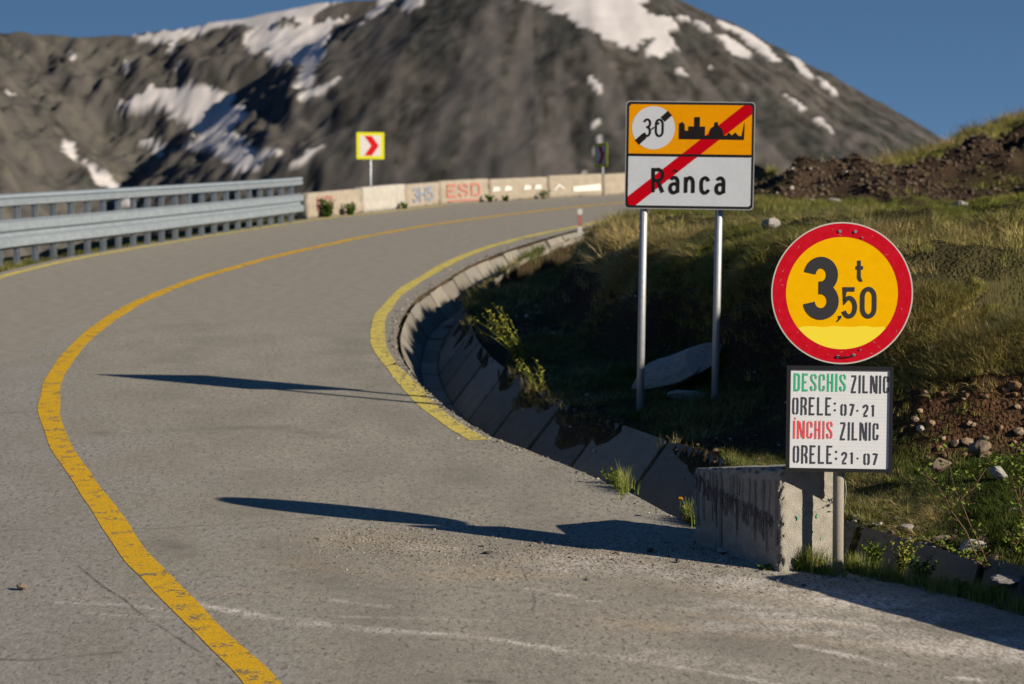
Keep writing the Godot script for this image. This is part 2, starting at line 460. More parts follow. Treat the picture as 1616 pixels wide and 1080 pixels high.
func glyph(c: String) -> Array:
	match c:
		"D": return [[[0, -0.07], [0, 1.07]], [[0.12, 1]] + arc(0.62, 0.86, 0.38, 0.14, 90, 0) + arc(0.62, 0.14, 0.38, 0.14, 0, -90) + [[0.34, 0]]]
		"E": return [[[0, -0.07], [0, 1.07]], [[0.16, 1], [1.1, 1]], [[0.28, 0.52], [0.8, 0.52]], [[0.0, 0], [1.1, 0]]]
		"S": return [[[1, 0.72]] + arc(0.5, 0.86, 0.5, 0.14, 0, 80), arc(0.5, 0.86, 0.5, 0.14, 110, 180) + [[0, 0.74], [0.2, 0.6], [0.8, 0.42], [1, 0.28]] + arc(0.5, 0.14, 0.5, 0.14, 0, -70), arc(0.5, 0.14, 0.5, 0.14, -110, -180) + [[0, 0.28]]]
		"C": return [arc(0.5, 0.86, 0.5, 0.14, 100, 180) + arc(0.5, 0.14, 0.5, 0.14, 180, 260), arc(0.5, 0.86, 0.5, 0.14, 72, 0) + [[1, 0.66]], [[1, 0.32]] + arc(0.5, 0.14, 0.5, 0.14, 0, -72)]
		"H": return [[[0, -0.07], [0, 1.07]], [[1, -0.07], [1, 1.07]], [[0.0, 0.52], [0.42, 0.52]], [[0.62, 0.52], [1.0, 0.52]]]
		"I": return [[[0.5, -0.07], [0.5, 1.07]]]
		"Z": return [[[-0.05, 1], [1.05, 1]], [[0.95, 0.94], [0.12, 0.06]], [[-0.05, 0], [1.05, 0]]]
		"L": return [[[0, -0.06], [0, 1.06]], [[0.25, 0], [1.15, 0]]]
		"N": return [[[0, -0.07], [0, 1.07]], [[0.26, 1.0], [0.76, 0.02]], [[1.05, -0.07], [1.05, 1.07]]]
		"O", "0s": return [arc(0.5, 0.84, 0.5, 0.16, 108, 180) + arc(0.5, 0.16, 0.5, 0.16, 180, 252), arc(0.5, 0.84, 0.5, 0.16, 72, 0) + arc(0.5, 0.16, 0.5, 0.16, 0, -72)]
		"R": return [[[0, -0.07], [0, 1.07]], [[0.2, 1]] + arc(0.6, 0.86, 0.4, 0.14, 90, 0) + arc(0.6, 0.66, 0.4, 0.12, 0, -80), [[0.45, 0.52], [0.8, 0.44], [1.0, 0.3], [1.0, -0.04]]]
		"7s": return [[[0, 1], [0.72, 1]], [[0.98, 1.05], [0.3, -0.04]]]
		"2s": return [[[0, 0.74]] + arc(0.48, 0.8, 0.48, 0.2, 180, 0) + [[0.9, 0.62], [0.1, 0.12]], [[0, 0], [1, 0]]]
		"1s": return [[[0.85, -0.05], [0.85, 1.05]], [[0.35, 0.86], [0.62, 1.0]]]
		":": return [[[0.5, 0.2], [0.5, 0.33]], [[0.5, 0.62], [0.5, 0.75]]]
		"3": return [arc(0.44, 0.76, 0.52, 0.24, 172, -90) + [[0.34, 0.52]], [[0.34, 0.5]] + arc(0.44, 0.25, 0.56, 0.25, 90, -172)]
		"3n": return [arc(0.5, 0.77, 0.5, 0.23, 165, -90) + [[0.36, 0.54]], [[0.36, 0.54]] + arc(0.5, 0.27, 0.5, 0.27, 90, -165)]
		"5": return [[[0.95, 1], [0.1, 1], [0.06, 0.52]] + arc(0.48, 0.34, 0.5, 0.34, 140, -155)]
		"0": return [arc(0.5, 0.7, 0.5, 0.3, 0, 180) + arc(0.5, 0.3, 0.5, 0.3, 180, 360) + [[1.0, 0.7]]]
		"t": return [[[0.42, 1.08], [0.42, 0.2]] + arc(0.72, 0.2, 0.3, 0.2, 180, 290), [[0.0, 0.68], [0.95, 0.68]]]
		"Rd": return [[[0, 0], [0, 1], [0.5, 1]] + arc(0.5, 0.76, 0.45, 0.24, 90, -90) + [[0.0, 0.52]], [[0.45, 0.52], [1.0, 0]]]
		"a": return [arc(0.5, 0.7, 0.42, 0.3, 150, 90) + arc(0.55, 0.7, 0.45, 0.3, 85, 0) + [[1, 0]], [[1.0, 0.58], [0.5, 0.58]] + arc(0.42, 0.29, 0.42, 0.29, 90, 270) + [[0.6, 0.0], [0.85, 0.06], [1.0, 0.2]]]
		"n": return [[[0, 0], [0, 1.04]], [[0, 0.7]] + arc(0.52, 0.62, 0.48, 0.38, 150, 0) + [[1, 0]]]
		"c": return [arc(0.52, 0.66, 0.5, 0.34, 20, 180) + arc(0.52, 0.34, 0.5, 0.34, 180, 340)]
		"^": return [[[0.0, 0.0], [0.5, 1.0], [1.0, 0.0]]]
	return []

func stroke(st: SurfaceTool, pts: Array, w: float, z: float) -> void:
	var n := pts.size()
	var l := PackedVector2Array()
	var r := PackedVector2Array()
	for i in n:
		var p: Vector2 = pts[i]
		var d0: Vector2 = (p - pts[i - 1]).normalized() if i > 0 else Vector2.ZERO
		var d1: Vector2 = (pts[i + 1] - p).normalized() if i < n - 1 else Vector2.ZERO
		var t := (d0 + d1).normalized()
		var nn := Vector2(-t.y, t.x)
		var k := 1.0
		if i > 0 and i < n - 1:
			k = minf(1.5, 1.0 / maxf(0.4, nn.dot(Vector2(-d0.y, d0.x))))
		l.append(p + nn * w * 0.5 * k)
		r.append(p - nn * w * 0.5 * k)
	for i in n - 1:
		quad(st, Vector3(l[i].x, l[i].y, z), Vector3(l[i + 1].x, l[i + 1].y, z), Vector3(r[i + 1].x, r[i + 1].y, z), Vector3(r[i].x, r[i].y, z))

# one character in the box x0..x1, y0..y1
func letter(st: SurfaceTool, c: String, x0: float, x1: float, y0: float, y1: float, w: float, z: float) -> void:
	var lift := 0.0
	for line in glyph(c):
		lift += 0.0003
		var pts := []
		for p in line:
			pts.append(Vector2(lerpf(x0 + w * 0.5, x1 - w * 0.5, p[0]), lerpf(y0 + w * 0.5, y1 - w * 0.5, p[1])))
		stroke(st, pts, w, z + lift)

func word(chars: Array, x0: float, x1: float, y0: float, y1: float, w: float, z: float, gap := 0.36) -> ArrayMesh:
	var st := tool()
	var wide := {"I": 0.34, "N": 1.25, "Z": 1.1, ":": 0.4, "1s": 0.62, "^": 0.5}
	var total := gap * (chars.size() - 1)
	for c in chars:
		total += wide.get(c, 1.0)
	var unit := (x1 - x0) / total
	var x := x0
	for c in chars:
		var cw: float = unit * float(wide.get(c, 1.0))
		letter(st, c, x, x + cw, y0, y1, w, z)
		x += cw + unit * gap
	return done(st, false)

# ------------------------------------------------------------------ natural things
func rock_mesh(size: Vector3, seed_: int, seg := 20) -> ArrayMesh:
	var n := noise(0.9, 3, seed_)
	var r := RandomNumberGenerator.new()
	r.seed = seed_
	var cuts := []
	for i in 14:
		var v := Vector3(r.randfn(), r.randfn(), r.randfn()).normalized()
		cuts.append([v, r.randf_range(0.5, 0.85)])
	var v := PackedVector3Array()
	var rows := seg / 2 + 2
	for j in rows:
		for i in seg + 1:
			var a := TAU * (i % seg) / seg
			var b := PI * j / (rows - 1) - PI / 2
			var p := Vector3(cos(b) * cos(a), sin(b), -cos(b) * sin(a))
			p *= 1.0 + 0.22 * n.get_noise_3dv(p)
			for c in cuts:
				var over: float = p.dot(c[0]) - c[1]
				if over > 0.0:
					p -= c[0] * over
			p *= 1.0 + 0.07 * n.get_noise_3dv(p * 4.0)
			v.append(p * size * 0.5)
	var st := tool()
	for j in rows - 1:
		for i in seg:
			var a := j * (seg + 1) + i
			quad(st, v[a], v[a + seg + 1], v[a + seg + 2], v[a + 1])
	return done(st, false)

# box with worn, uneven faces; base at y = 0
func rough_box(size: Vector3, div: Vector3i, amp: float, seed_: int, round_ := 0.02, top_slope := 0.0) -> ArrayMesh:
	var n := noise(3.0, 4, seed_)
	var n2 := noise(14.0, 2, seed_ + 3)
	var st := tool()
	var h := size * 0.5
	for f in 6:
		var ax := f / 2
		var sg := 1.0 if f % 2 else -1.0
		var u := (ax + 1) % 3
		var w := (ax + 2) % 3
		var nu: int = div[u]
		var nw: int = div[w]
		var g := []
		for j in nw + 1:
			for i in nu + 1:
				var p := Vector3.ZERO
				p[ax] = h[ax] * sg
				p[u] = lerpf(-h[u], h[u], float(i) / nu)
				p[w] = lerpf(-h[w], h[w], float(j) / nw)
				var inner := p.clamp(-h + Vector3.ONE * round_, h - Vector3.ONE * round_)
				p = inner + (p - inner).normalized() * round_
				var edge := 0
				for k in 3:
					edge += 1 if absf(absf(p[k]) - h[k]) < round_ * 1.01 + 0.004 else 0
				var bite := maxf(0.0, n2.get_noise_3dv(p * 2.0) - 0.05) * (2.6 if edge > 1 else 0.25)
				p += -p.sign() * Vector3.ONE * bite * amp + p.normalized() * n.get_noise_3dv(p) * amp * 0.5
				p.y += p.z * top_slope * (p.y / h.y * 0.5 + 0.5)
				g.append(p + Vector3(0, h.y, 0))
		for j in nw:
			for i in nu:
				var a := j * (nu + 1) + i
				if sg > 0.0:
					quad(st, g[a], g[a + nu + 1], g[a + nu + 2], g[a + 1])
				else:
					quad(st, g[a], g[a + 1], g[a + nu + 2], g[a + nu + 1])
	st.index()
	st.generate_normals()
	return st.commit()

func grass_mesh(blades: int, tall: float, wide: float, spread: float, seed_: int, lean: float, segs := 3) -> ArrayMesh:
	var r := RandomNumberGenerator.new()
	r.seed = seed_
	var st := tool()
	for b in blades:
		var a := r.randf() * TAU
		var o := Vector3(cos(a), 0, sin(a)) * spread * sqrt(r.randf())
		var a2 := a + r.randfn() * 0.7
		var dir := Vector3(cos(a2), 0, sin(a2))
		var len := tall * r.randf_range(0.45, 1.0)
		var bend := lean * r.randf_range(0.3, 1.3)
		var across := dir.cross(Vector3.UP).rotated(Vector3.UP, r.randf_range(-0.8, 0.8))
		var tone := r.randf_range(0.7, 1.3)
		st.set_color(Color(tone * r.randf_range(0.92, 1.12), tone, tone * r.randf_range(0.8, 1.1)))
		var prev := []
		for i in segs + 1:
			var t := float(i) / segs
			var c := o + Vector3.UP * len * (t - 0.3 * bend * t * t) + dir * len * bend * t * t
			var w := across * wide * (1.0 - t * 0.92) * 0.5
			if prev:
				quad(st, prev[0], c - w, c + w, prev[1])
			prev = [c - w, c + w]
	st.generate_normals()
	return st.commit()

func leaf(st: SurfaceTool, at: Vector3, dir: Vector3, size: float, r: RandomNumberGenerator) -> void:
	var s := dir.cross(Vector3(r.randfn(), r.randfn(), r.randfn())).normalized() * size * 0.3
	var n := dir.cross(s).normalized() * size * 0.1
	var m := at + dir * size * 0.45
	var tip := at + dir * size
	st.set_color(Color(1, 1, 1) * r.randf_range(0.7, 1.3))
	quad(st, at, m - s + n, tip, m)
	quad(st, at, m, tip, m + s + n)

# a leafy plant: stems and leaves, base at the origin
func plant(at: Vector3, label: String, category: String, called: String, tall: float, stems: int, leaf_size: float, per: int, seed_: int, lean: Vector3, m_leaf: Material, m_stem: Material, group := "", thick := 0.004) -> Node3D:
	var r := RandomNumberGenerator.new()
	r.seed = seed_
	var t := thing(called, at, label, category, group)
	var ss := tool()
	var sl := tool()
	for k in stems:
		var a := r.randf() * TAU
		var out := Vector3(cos(a), 0, sin(a)) * r.randf_range(0.1, 0.5) + lean
		var len := tall * r.randf_range(0.55, 1.0)
		var pts := PackedVector3Array()
		var o := Vector3(cos(a), 0, sin(a)) * tall * 0.06 - Vector3.UP * 0.02
		for i in 6:
			var q := i / 5.0
			pts.append(o + Vector3.UP * len * q + out * len * q * q * 0.7 + out * len * q * 0.25 + Vector3(r.randfn(), 0, r.randfn()) * len * 0.012)
		tube(ss, pts, thick, thick * 0.4, 4)
		for i in per:
			var q := r.randf_range(0.2, 1.0)
			var f := q * 5.0
			var at2: Vector3 = pts[mini(int(f), 4)].lerp(pts[mini(int(f), 4) + 1], f - int(f))
			var an := r.randf() * TAU
			leaf(sl, at2, (Vector3(cos(an), r.randf_range(0.1, 1.0), sin(an))).normalized(), leaf_size * r.randf_range(0.6, 1.2), r)
	part(t, "stems", done(ss), m_stem)
	part(t, "leaves", done(sl, false), m_leaf)
	return t

func strip(path: PackedVector2Array, w: float, lift: float, jag := 0.0) -> ArrayMesh:
	var v := PackedVector3Array()
	var uv := PackedVector2Array()
	for i in path.size():
		var t := (path[mini(i + 1, path.size() - 1)] - path[maxi(i - 1, 0)]).normalized()
		var nn := Vector2(t.y, -t.x)
		for k in 3:
			var o := (k - 1) * 0.5 * (w + jag * n_tiny.get_noise_2d(path[i].x * 40.0 + k * 77.0, path[i].y * 40.0))
			var p := path[i] + nn * (o + jag * 0.15 * n_tiny.get_noise_2d(path[i].x * 55.0 - 300.0, path[i].y * 55.0))
			v.append(P(p.x, road_y(p.x, p.y) + lift, p.y))
			uv.append(p)
	return sheet(v, 3, path.size(), PackedColorArray(), uv)

# ------------------------------------------------------------------ asphalt, as a map of the road: grain, dust tracks, crack, stains, a painted shadow
const TX0 := -5.2
const TX1 := 4.6
const TD0 := 8.6
const TD1 := 25.0
const TW := 2048
const TH := 1100

func dust_line(buf: PackedFloat32Array, pts: Array, width: float, power: float) -> void:
	for i in pts.size() - 1:
		var a := Vector2(pts[i][0], pts[i][1])
		var b := Vector2(pts[i + 1][0], pts[i + 1][1])
		var lo := a.min(b) - Vector2.ONE * width * 2.0
		var hi := a.max(b) + Vector2.ONE * width * 2.0
		var i0 := clampi(int((lo.x - TX0) / (TX1 - TX0) * TW), 0, TW - 1)
		var i1 := clampi(int((hi.x - TX0) / (TX1 - TX0) * TW), 0, TW - 1)
		var j0 := clampi(int((lo.y - TD0) / (TD1 - TD0) * TH), 0, TH - 1)
		var j1 := clampi(int((hi.y - TD0) / (TD1 - TD0) * TH), 0, TH - 1)
		var ab := b - a
		for j in range(j0, j1 + 1):
			for k in range(i0, i1 + 1):
				var p := Vector2(TX0 + (TX1 - TX0) * k / TW, TD0 + (TD1 - TD0) * j / TH)
				var t := clampf((p - a).dot(ab) / ab.length_squared(), 0.0, 1.0)
				var r := (p - a - ab * t).length() / width
				if r < 2.0:
					var br := 0.55 + 0.9 * n_mid.get_noise_2d(p.x * 90.0, p.y * 160.0) + 0.6 * n_tiny.get_noise_2d(p.x * 300.0, p.y * 500.0)
					var v := power * exp(-r * r * 1.4) * clampf(br, 0.0, 1.4)
					var at := j * TW + k
					if v > buf[at]:
						buf[at] = v

func road_map() -> ImageTexture:
	var pale := PackedFloat32Array()
	pale.resize(TW * TH)
	var rust := pale.duplicate()
	var dark := pale.duplicate()
	# pale dust dragged across the road by wheels, tan soil, crack, oil spots and one painted shadow spot
	dust_line(pale, [[-1.79, 11.44], [-1.59, 11.26], [-1.23, 11.04], [-0.79, 10.82], [-0.15, 10.62], [0.28, 10.36], [0.61, 10.19], [1.2, 9.8]], 0.045, 1.0)
	dust_line(pale, [[-1.5, 11.2], [-1.1, 10.93], [-0.6, 10.72]], 0.06, 0.8)
	dust_line(pale, [[-1.08, 11.49], [-0.79, 11.31], [-0.66, 11.26]], 0.04, 1.0)
	dust_line(pale, [[0.09, 11.66], [0.25, 11.54], [0.46, 11.35]], 0.035, 1.0)
	dust_line(pale, [[1.41, 10.47], [1.64, 10.26], [1.9, 10.0], [2.19, 9.83]], 0.04, 1.2)
	dust_line(pale, [[2.0, 9.9], [2.15, 10.07], [2.55, 10.26]], 0.04, 0.7)
	dust_line(pale, [[1.03, 10.84], [1.56, 10.72], [1.99, 10.47], [2.45, 10.24]], 0.17, 0.9)
	dust_line(pale, [[0.33, 12.28], [0.86, 12.04], [1.36, 11.73], [1.78, 11.45], [2.09, 11.04], [2.6, 10.3]], 0.26, 0.85)
	dust_line(pale, [[0.97, 11.26], [1.44, 11.04], [1.91, 10.85], [2.5, 10.3]], 0.24, 0.85)
	dust_line(pale, [[-2.41, 11.35], [-2.03, 11.31], [-1.81, 11.17]], 0.04, 0.5)
	dust_line(pale, [[-2.2, 11.12], [-1.9, 11.05], [-1.6, 11.0]], 0.03, 0.45)
	dust_line(pale, [[-0.9, 11.05], [-0.2, 10.98], [0.5, 10.85]], 0.035, 0.4)
	dust_line(rust, [[0.67, 11.21], [0.96, 11.08], [1.27, 10.94], [1.75, 10.86]], 0.06, 1.1)
	dust_line(rust, [[-0.95, 12.96], [-0.4, 12.61], [0.34, 12.44], [1.07, 12.44], [1.5, 12.36]], 0.35, 0.7)
	dust_line(rust, [[-1.12, 12.28], [-0.38, 12.04], [0.5, 11.93], [1.01, 11.73], [2.0, 11.35]], 0.25, 0.6)
	dust_line(rust, [[0.2, 11.0], [0.9, 10.8], [1.6, 10.55], [2.3, 10.4]], 0.16, 0.6)
	dust_line(rust, [[-2.35, 11.5], [-1.7, 11.55], [-1.2, 11.62]], 0.07, 0.35)
	dust_line(dark, [[-2.48, 12.23], [-2.34, 11.93], [-2.23, 11.7], [-2.14, 11.54], [-2.06, 11.4], [-1.96, 11.17], [-1.83, 10.93], [-1.75, 10.78], [-1.57, 10.45], [-1.42, 10.19], [-1.3, 9.9]], 0.009, 1.3)
	dust_line(dark, [[-2.12, 12.85], [-2.0, 12.7], [-1.93, 12.5]], 0.13, 0.5)
	dust_line(dark, [[-4.4, 18.9], [-3.4, 18.6], [-1.3, 18.2]], 0.01, 0.6)
	dust_line(dark, [[-0.19, 9.84], [-0.11, 9.82]], 0.045, 1.2)  # small cast shadow at the near edge, painted into the asphalt colour
	dust_line(dark, [[-3.2, 16.9], [-1.9, 17.2], [-1.2, 16.4]], 0.16, 0.35)
	dust_line(dark, [[0.05, 12.2], [0.12, 11.4], [0.1, 10.9]], 0.008, 0.8)
	# wheel tracks polished darker, seams and patched cracks
	for k in [[-1.1, 0.3], [0.6, 0.3]]:
		dust_line(dark, [[k[0] + 1.0, 9.0], [k[0] + 0.4, 11.0], [k[0] - 0.5, 13.5], [k[0] - 1.3, 16.5], [k[0] - 2.0, 20.0], [k[0] - 2.4, 24.5]], k[1], 0.2)
	dust_line(dark, [[-4.9, 17.4], [-4.3, 17.9], [-3.9, 18.0]], 0.012, 0.9)
	dust_line(dark, [[-3.6, 13.1], [-2.7, 13.3], [-2.2, 13.25], [-1.2, 13.6]], 0.01, 0.8)
	dust_line(dark, [[-2.9, 10.3], [-2.3, 10.2], [-1.9, 10.35]], 0.02, 0.8)
	dust_line(pale, [[1.1, 12.35], [1.5, 12.15], [1.75, 11.95]], 0.14, 0.7)
	dust_line(pale, [[-0.6, 12.7], [0.3, 12.45], [1.2, 12.42]], 0.12, 0.55)
	dust_line(pale, [[0.3, 10.4], [1.0, 10.15], [1.6, 9.7]], 0.16, 0.5)
	var out := PackedByteArray()
	out.resize(TW * TH * 3)
	var grain := noise(0.2, 2, 5)
	var coarse := noise(0.07, 2, 6)
	var blot := noise(0.012, 4, 8)
	var pit := noise(0.13, 1, 9)
	var base := Color(0.255, 0.237, 0.196)
	var tan := Color(0.34, 0.275, 0.195)
	var chalk := Color(0.5, 0.465, 0.415)
	var tar_and_shade := Color(0.06, 0.055, 0.052)  # dark tone for cracks, stains and the painted shadow spot
	var r := RandomNumberGenerator.new()
	r.seed = 4
	for j in TH:
		var d := TD0 + (TD1 - TD0) * j / TH
		for i in TW:
			var x := TX0 + (TX1 - TX0) * i / TW
			var at := j * TW + i
			var g := grain.get_noise_2d(i, j * 1.6) + 0.6 * coarse.get_noise_2d(i, j * 1.6)
			var b := blot.get_noise_2d(x * 100.0, d * 55.0)
			var sp := r.randf()
			var k := 1.0 + 0.28 * g + 0.2 * b + 0.22 * (sp - 0.5)
			if pit.get_noise_2d(i, j * 1.3) > 0.66 - 0.3 * b:
				k *= 0.66
			if sp > 0.997:
				k *= 1.55
			elif sp < 0.006:
				k *= 0.55
			var c := base.lerp(Color(0.232, 0.222, 0.198), clampf(0.5 + b * 1.3 - (x + 1.9 + (d - 12.0) * 0.3), 0.0, 1.0))
			c = c.lerp(tan, clampf(rust[at] * (1.0 + 0.5 * g), 0.0, 1.0))
			c = c.lerp(chalk, clampf(pale[at] * (0.9 + 0.6 * g), 0.0, 1.0)) * k
			c = c.lerp(tar_and_shade, clampf(dark[at] * (0.8 + 0.8 * g), 0.0, 0.92)).clamp().linear_to_srgb()
			var o := at * 3
			out[o] = c.r8
			out[o + 1] = c.g8
			out[o + 2] = c.b8
	return ImageTexture.create_from_image(Image.create_from_data(TW, TH, false, Image.FORMAT_RGB8, out))

func paint_map(seed_: int, col: Color, wear: Color) -> ImageTexture:
	var s := 512
	var out := PackedByteArray()
	out.resize(s * s * 3)
	var a := noise(0.09, 3, seed_)
	var b := noise(0.015, 3, seed_ + 1)
	var e := noise(0.35, 2, seed_ + 2)
	for j in s:
		for i in s:
			var t := a.get_noise_2d(i, j) * 0.6 + b.get_noise_2d(i, j) * 0.9
			var c := col * (1.0 + 0.12 * e.get_noise_2d(i, j) + 0.1 * b.get_noise_2d(i * 2.0, j * 2.0))
			c = c.lerp(wear, clampf((t - 0.27) * 4.0 + 0.6 * e.get_noise_2d(j, i), 0.0, 0.85))
			if e.get_noise_2d(i * 1.3 + 50.0, j * 1.3) > 0.44:
				c = wear * 0.6
			c = c.clamp().linear_to_srgb()
			var o := (j * s + i) * 3
			out[o] = c.r8
			out[o + 1] = c.g8
			out[o + 2] = c.b8
	return ImageTexture.create_from_image(Image.create_from_data(s, s, false, Image.FORMAT_RGB8, out))

func materials() -> void:
	M.road_near = std(Color(1, 1, 1), 0.92)
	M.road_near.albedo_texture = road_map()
	M.road_near.metallic_specular = 0.35
	var asphalt := mottle(512, 0.22, 0.02, Color(0.212, 0.197, 0.163), Color(0.284, 0.263, 0.22), Color(0.3, 0.28, 0.24), 0.97, 31)
	M.road_far = std(Color(1, 1, 1), 0.92)
	M.road_far.albedo_texture = asphalt
	M.road_far.metallic_specular = 0.35
	M.yellow = std(Color(1, 1, 1), 0.75)
	M.yellow.albedo_texture = paint_map(3, Color(0.62, 0.365, 0.018), Color(0.15, 0.13, 0.1))
	M.yellow.uv1_scale = Vector3(0.6, 0.6, 1)
	M.pale_yellow = std(Color(1, 1, 1), 0.75)
	M.pale_yellow.albedo_texture = paint_map(13, Color(0.60, 0.49, 0.11), Color(0.17, 0.15, 0.12))
	M.pale_yellow.uv1_scale = Vector3(0.6, 0.6, 1)
	M.ground = std(Color(1, 1, 1), 0.97)
	M.ground.vertex_color_use_as_albedo = true
	triplanar(M.ground, 0.9, mottle(512, 0.03, 0.12, Color(0.4, 0.37, 0.34), Color(1.0, 1.0, 1.0), Color(1, 1, 1), 0.93, 41), bump(512, 0.06, 44, 16.0), 1.4)
	M.mountain = std(Color(1, 1, 1), 0.97)
	M.mountain.vertex_color_use_as_albedo = true
	M.concrete = triplanar(std(Color(1, 1, 1), 0.93), 1.3, mottle(512, 0.02, 0.2, Color(0.21, 0.2, 0.175), Color(0.36, 0.335, 0.29), Color(0.14, 0.13, 0.12), 0.95, 51), bump(512, 0.15, 53, 5.0), 0.7)
	M.slab = triplanar(std(Color(1, 1, 1), 0.93), 0.8, mottle(512, 0.014, 0.1, Color(0.165, 0.157, 0.141), Color(0.25, 0.236, 0.206), Color(0.11, 0.105, 0.09), 0.93, 61), bump(512, 0.2, 63, 5.0), 0.6)
	for k in [["slab_pale", 1.05], ["slab_dark", 0.94]]:
		M[k[0]] = M.slab.duplicate()
		M[k[0]].albedo_color = Color(k[1], k[1] * 0.99, k[1] * 0.97)
		M[k[0]].uv1_offset = Vector3(0.3, 0.7, 0.1) * k[1]
	M.barrier = triplanar(std(Color(1, 1, 1), 0.93), 0.7, mottle(512, 0.01, 0.05, Color(0.25, 0.215, 0.17), Color(0.36, 0.32, 0.265), Color(0.22, 0.17, 0.13), 0.93, 71))
	M.barrier_white = M.barrier.duplicate()
	M.barrier_white.albedo_color = Color(1.1, 1.14, 1.2)
	M.galvan = triplanar(std(Color(1, 1, 1), 0.55, 0.3), 1.2, mottle(256, 0.02, 0.08, Color(0.2, 0.24, 0.28), Color(0.29, 0.335, 0.375), Color(0.2, 0.22, 0.25), 0.9, 81))
	M.zinc_post = triplanar(std(Color(1, 1, 1), 0.5, 0.45), 2.0, mottle(256, 0.03, 0.1, Color(0.34, 0.36, 0.38), Color(0.45, 0.47, 0.5), Color(0.3, 0.3, 0.3), 0.93, 91))
	M.old_post = triplanar(std(Color(1, 1, 1), 0.8, 0.0), 3.0, mottle(512, 0.03, 0.15, Color(0.24, 0.215, 0.18), Color(0.36, 0.33, 0.28), Color(0.2, 0.12, 0.07), 0.92, 95), bump(512, 0.1, 96, 4.0), 0.5)
	M.black = std(Color(0.018, 0.018, 0.02), 0.6)
	M.frame = std(Color(0.022, 0.023, 0.026), 0.55)
	M.bolt = std(Color(0.45, 0.45, 0.45), 0.4, 0.8)
	M.leaf = std(Color(0.14, 0.2, 0.028), 0.6)
	M.leaf_yellow = std(Color(0.24, 0.24, 0.04), 0.6)
	M.leaf_dark = std(Color(0.06, 0.11, 0.018), 0.6)
	for k in ["leaf", "leaf_yellow", "leaf_dark"]:
		M[k].vertex_color_use_as_albedo = true
		M[k].backlight_enabled = true
		M[k].backlight = Color(0.35, 0.4, 0.15)
	M.stem = std(Color(0.13, 0.085, 0.05), 0.8)
	M.stem_green = std(Color(0.1, 0.12, 0.03), 0.8)
	M.grass = std(Color(1, 1, 1), 0.75)
	M.grass.vertex_color_use_as_albedo = true
	M.grass.backlight_enabled = true
	M.grass.backlight = Color(0.3, 0.3, 0.2)
	M.rock = triplanar(std(Color(1, 1, 1), 0.9), 2.5, mottle(512, 0.02, 0.12, Color(0.2, 0.19, 0.17), Color(0.42, 0.4, 0.36), Color(0.14, 0.13, 0.12), 0.9, 101), bump(512, 0.08, 103, 6.0), 0.8)
	M.rock_warm = triplanar(std(Color(1, 1, 1), 0.9), 2.5, mottle(512, 0.02, 0.12, Color(0.12, 0.09, 0.065), Color(0.25, 0.2, 0.15), Color(0.08, 0.06, 0.05), 0.9, 111), bump(512, 0.08, 113, 6.0), 0.8)
	M.rock_dark = triplanar(std(Color(1, 1, 1), 0.9), 2.5, mottle(256, 0.03, 0.12, Color(0.05, 0.047, 0.045), Color(0.1, 0.095, 0.09), Color(0.14, 0.13, 0.12), 0.95, 121))
	M.gravel = std(Color(1, 1, 1), 0.9)
	M.gravel.vertex_color_use_as_albedo = true

func setup_noise() -> void:
	for n in [[n_fine, 3, 11], [n_mid, 4, 12], [n_big, 5, 13], [n_tiny, 2, 15]]:
		n[0].noise_type = FastNoiseLite.TYPE_SIMPLEX_SMOOTH
		n[0].frequency = 0.01
		n[0].fractal_octaves = n[1]
		n[0].seed = n[2]
	n_rid.noise_type = FastNoiseLite.TYPE_SIMPLEX_SMOOTH
	n_rid.frequency = 0.012
	n_rid.fractal_type = FastNoiseLite.FRACTAL_RIDGED
	n_rid.fractal_octaves = 3
	n_rid.seed = 14
	E_C = catmull(E_PTS, 3)
	L_C = catmull(L_PTS, 2)
	K_C = catmull(K_PTS, 3)

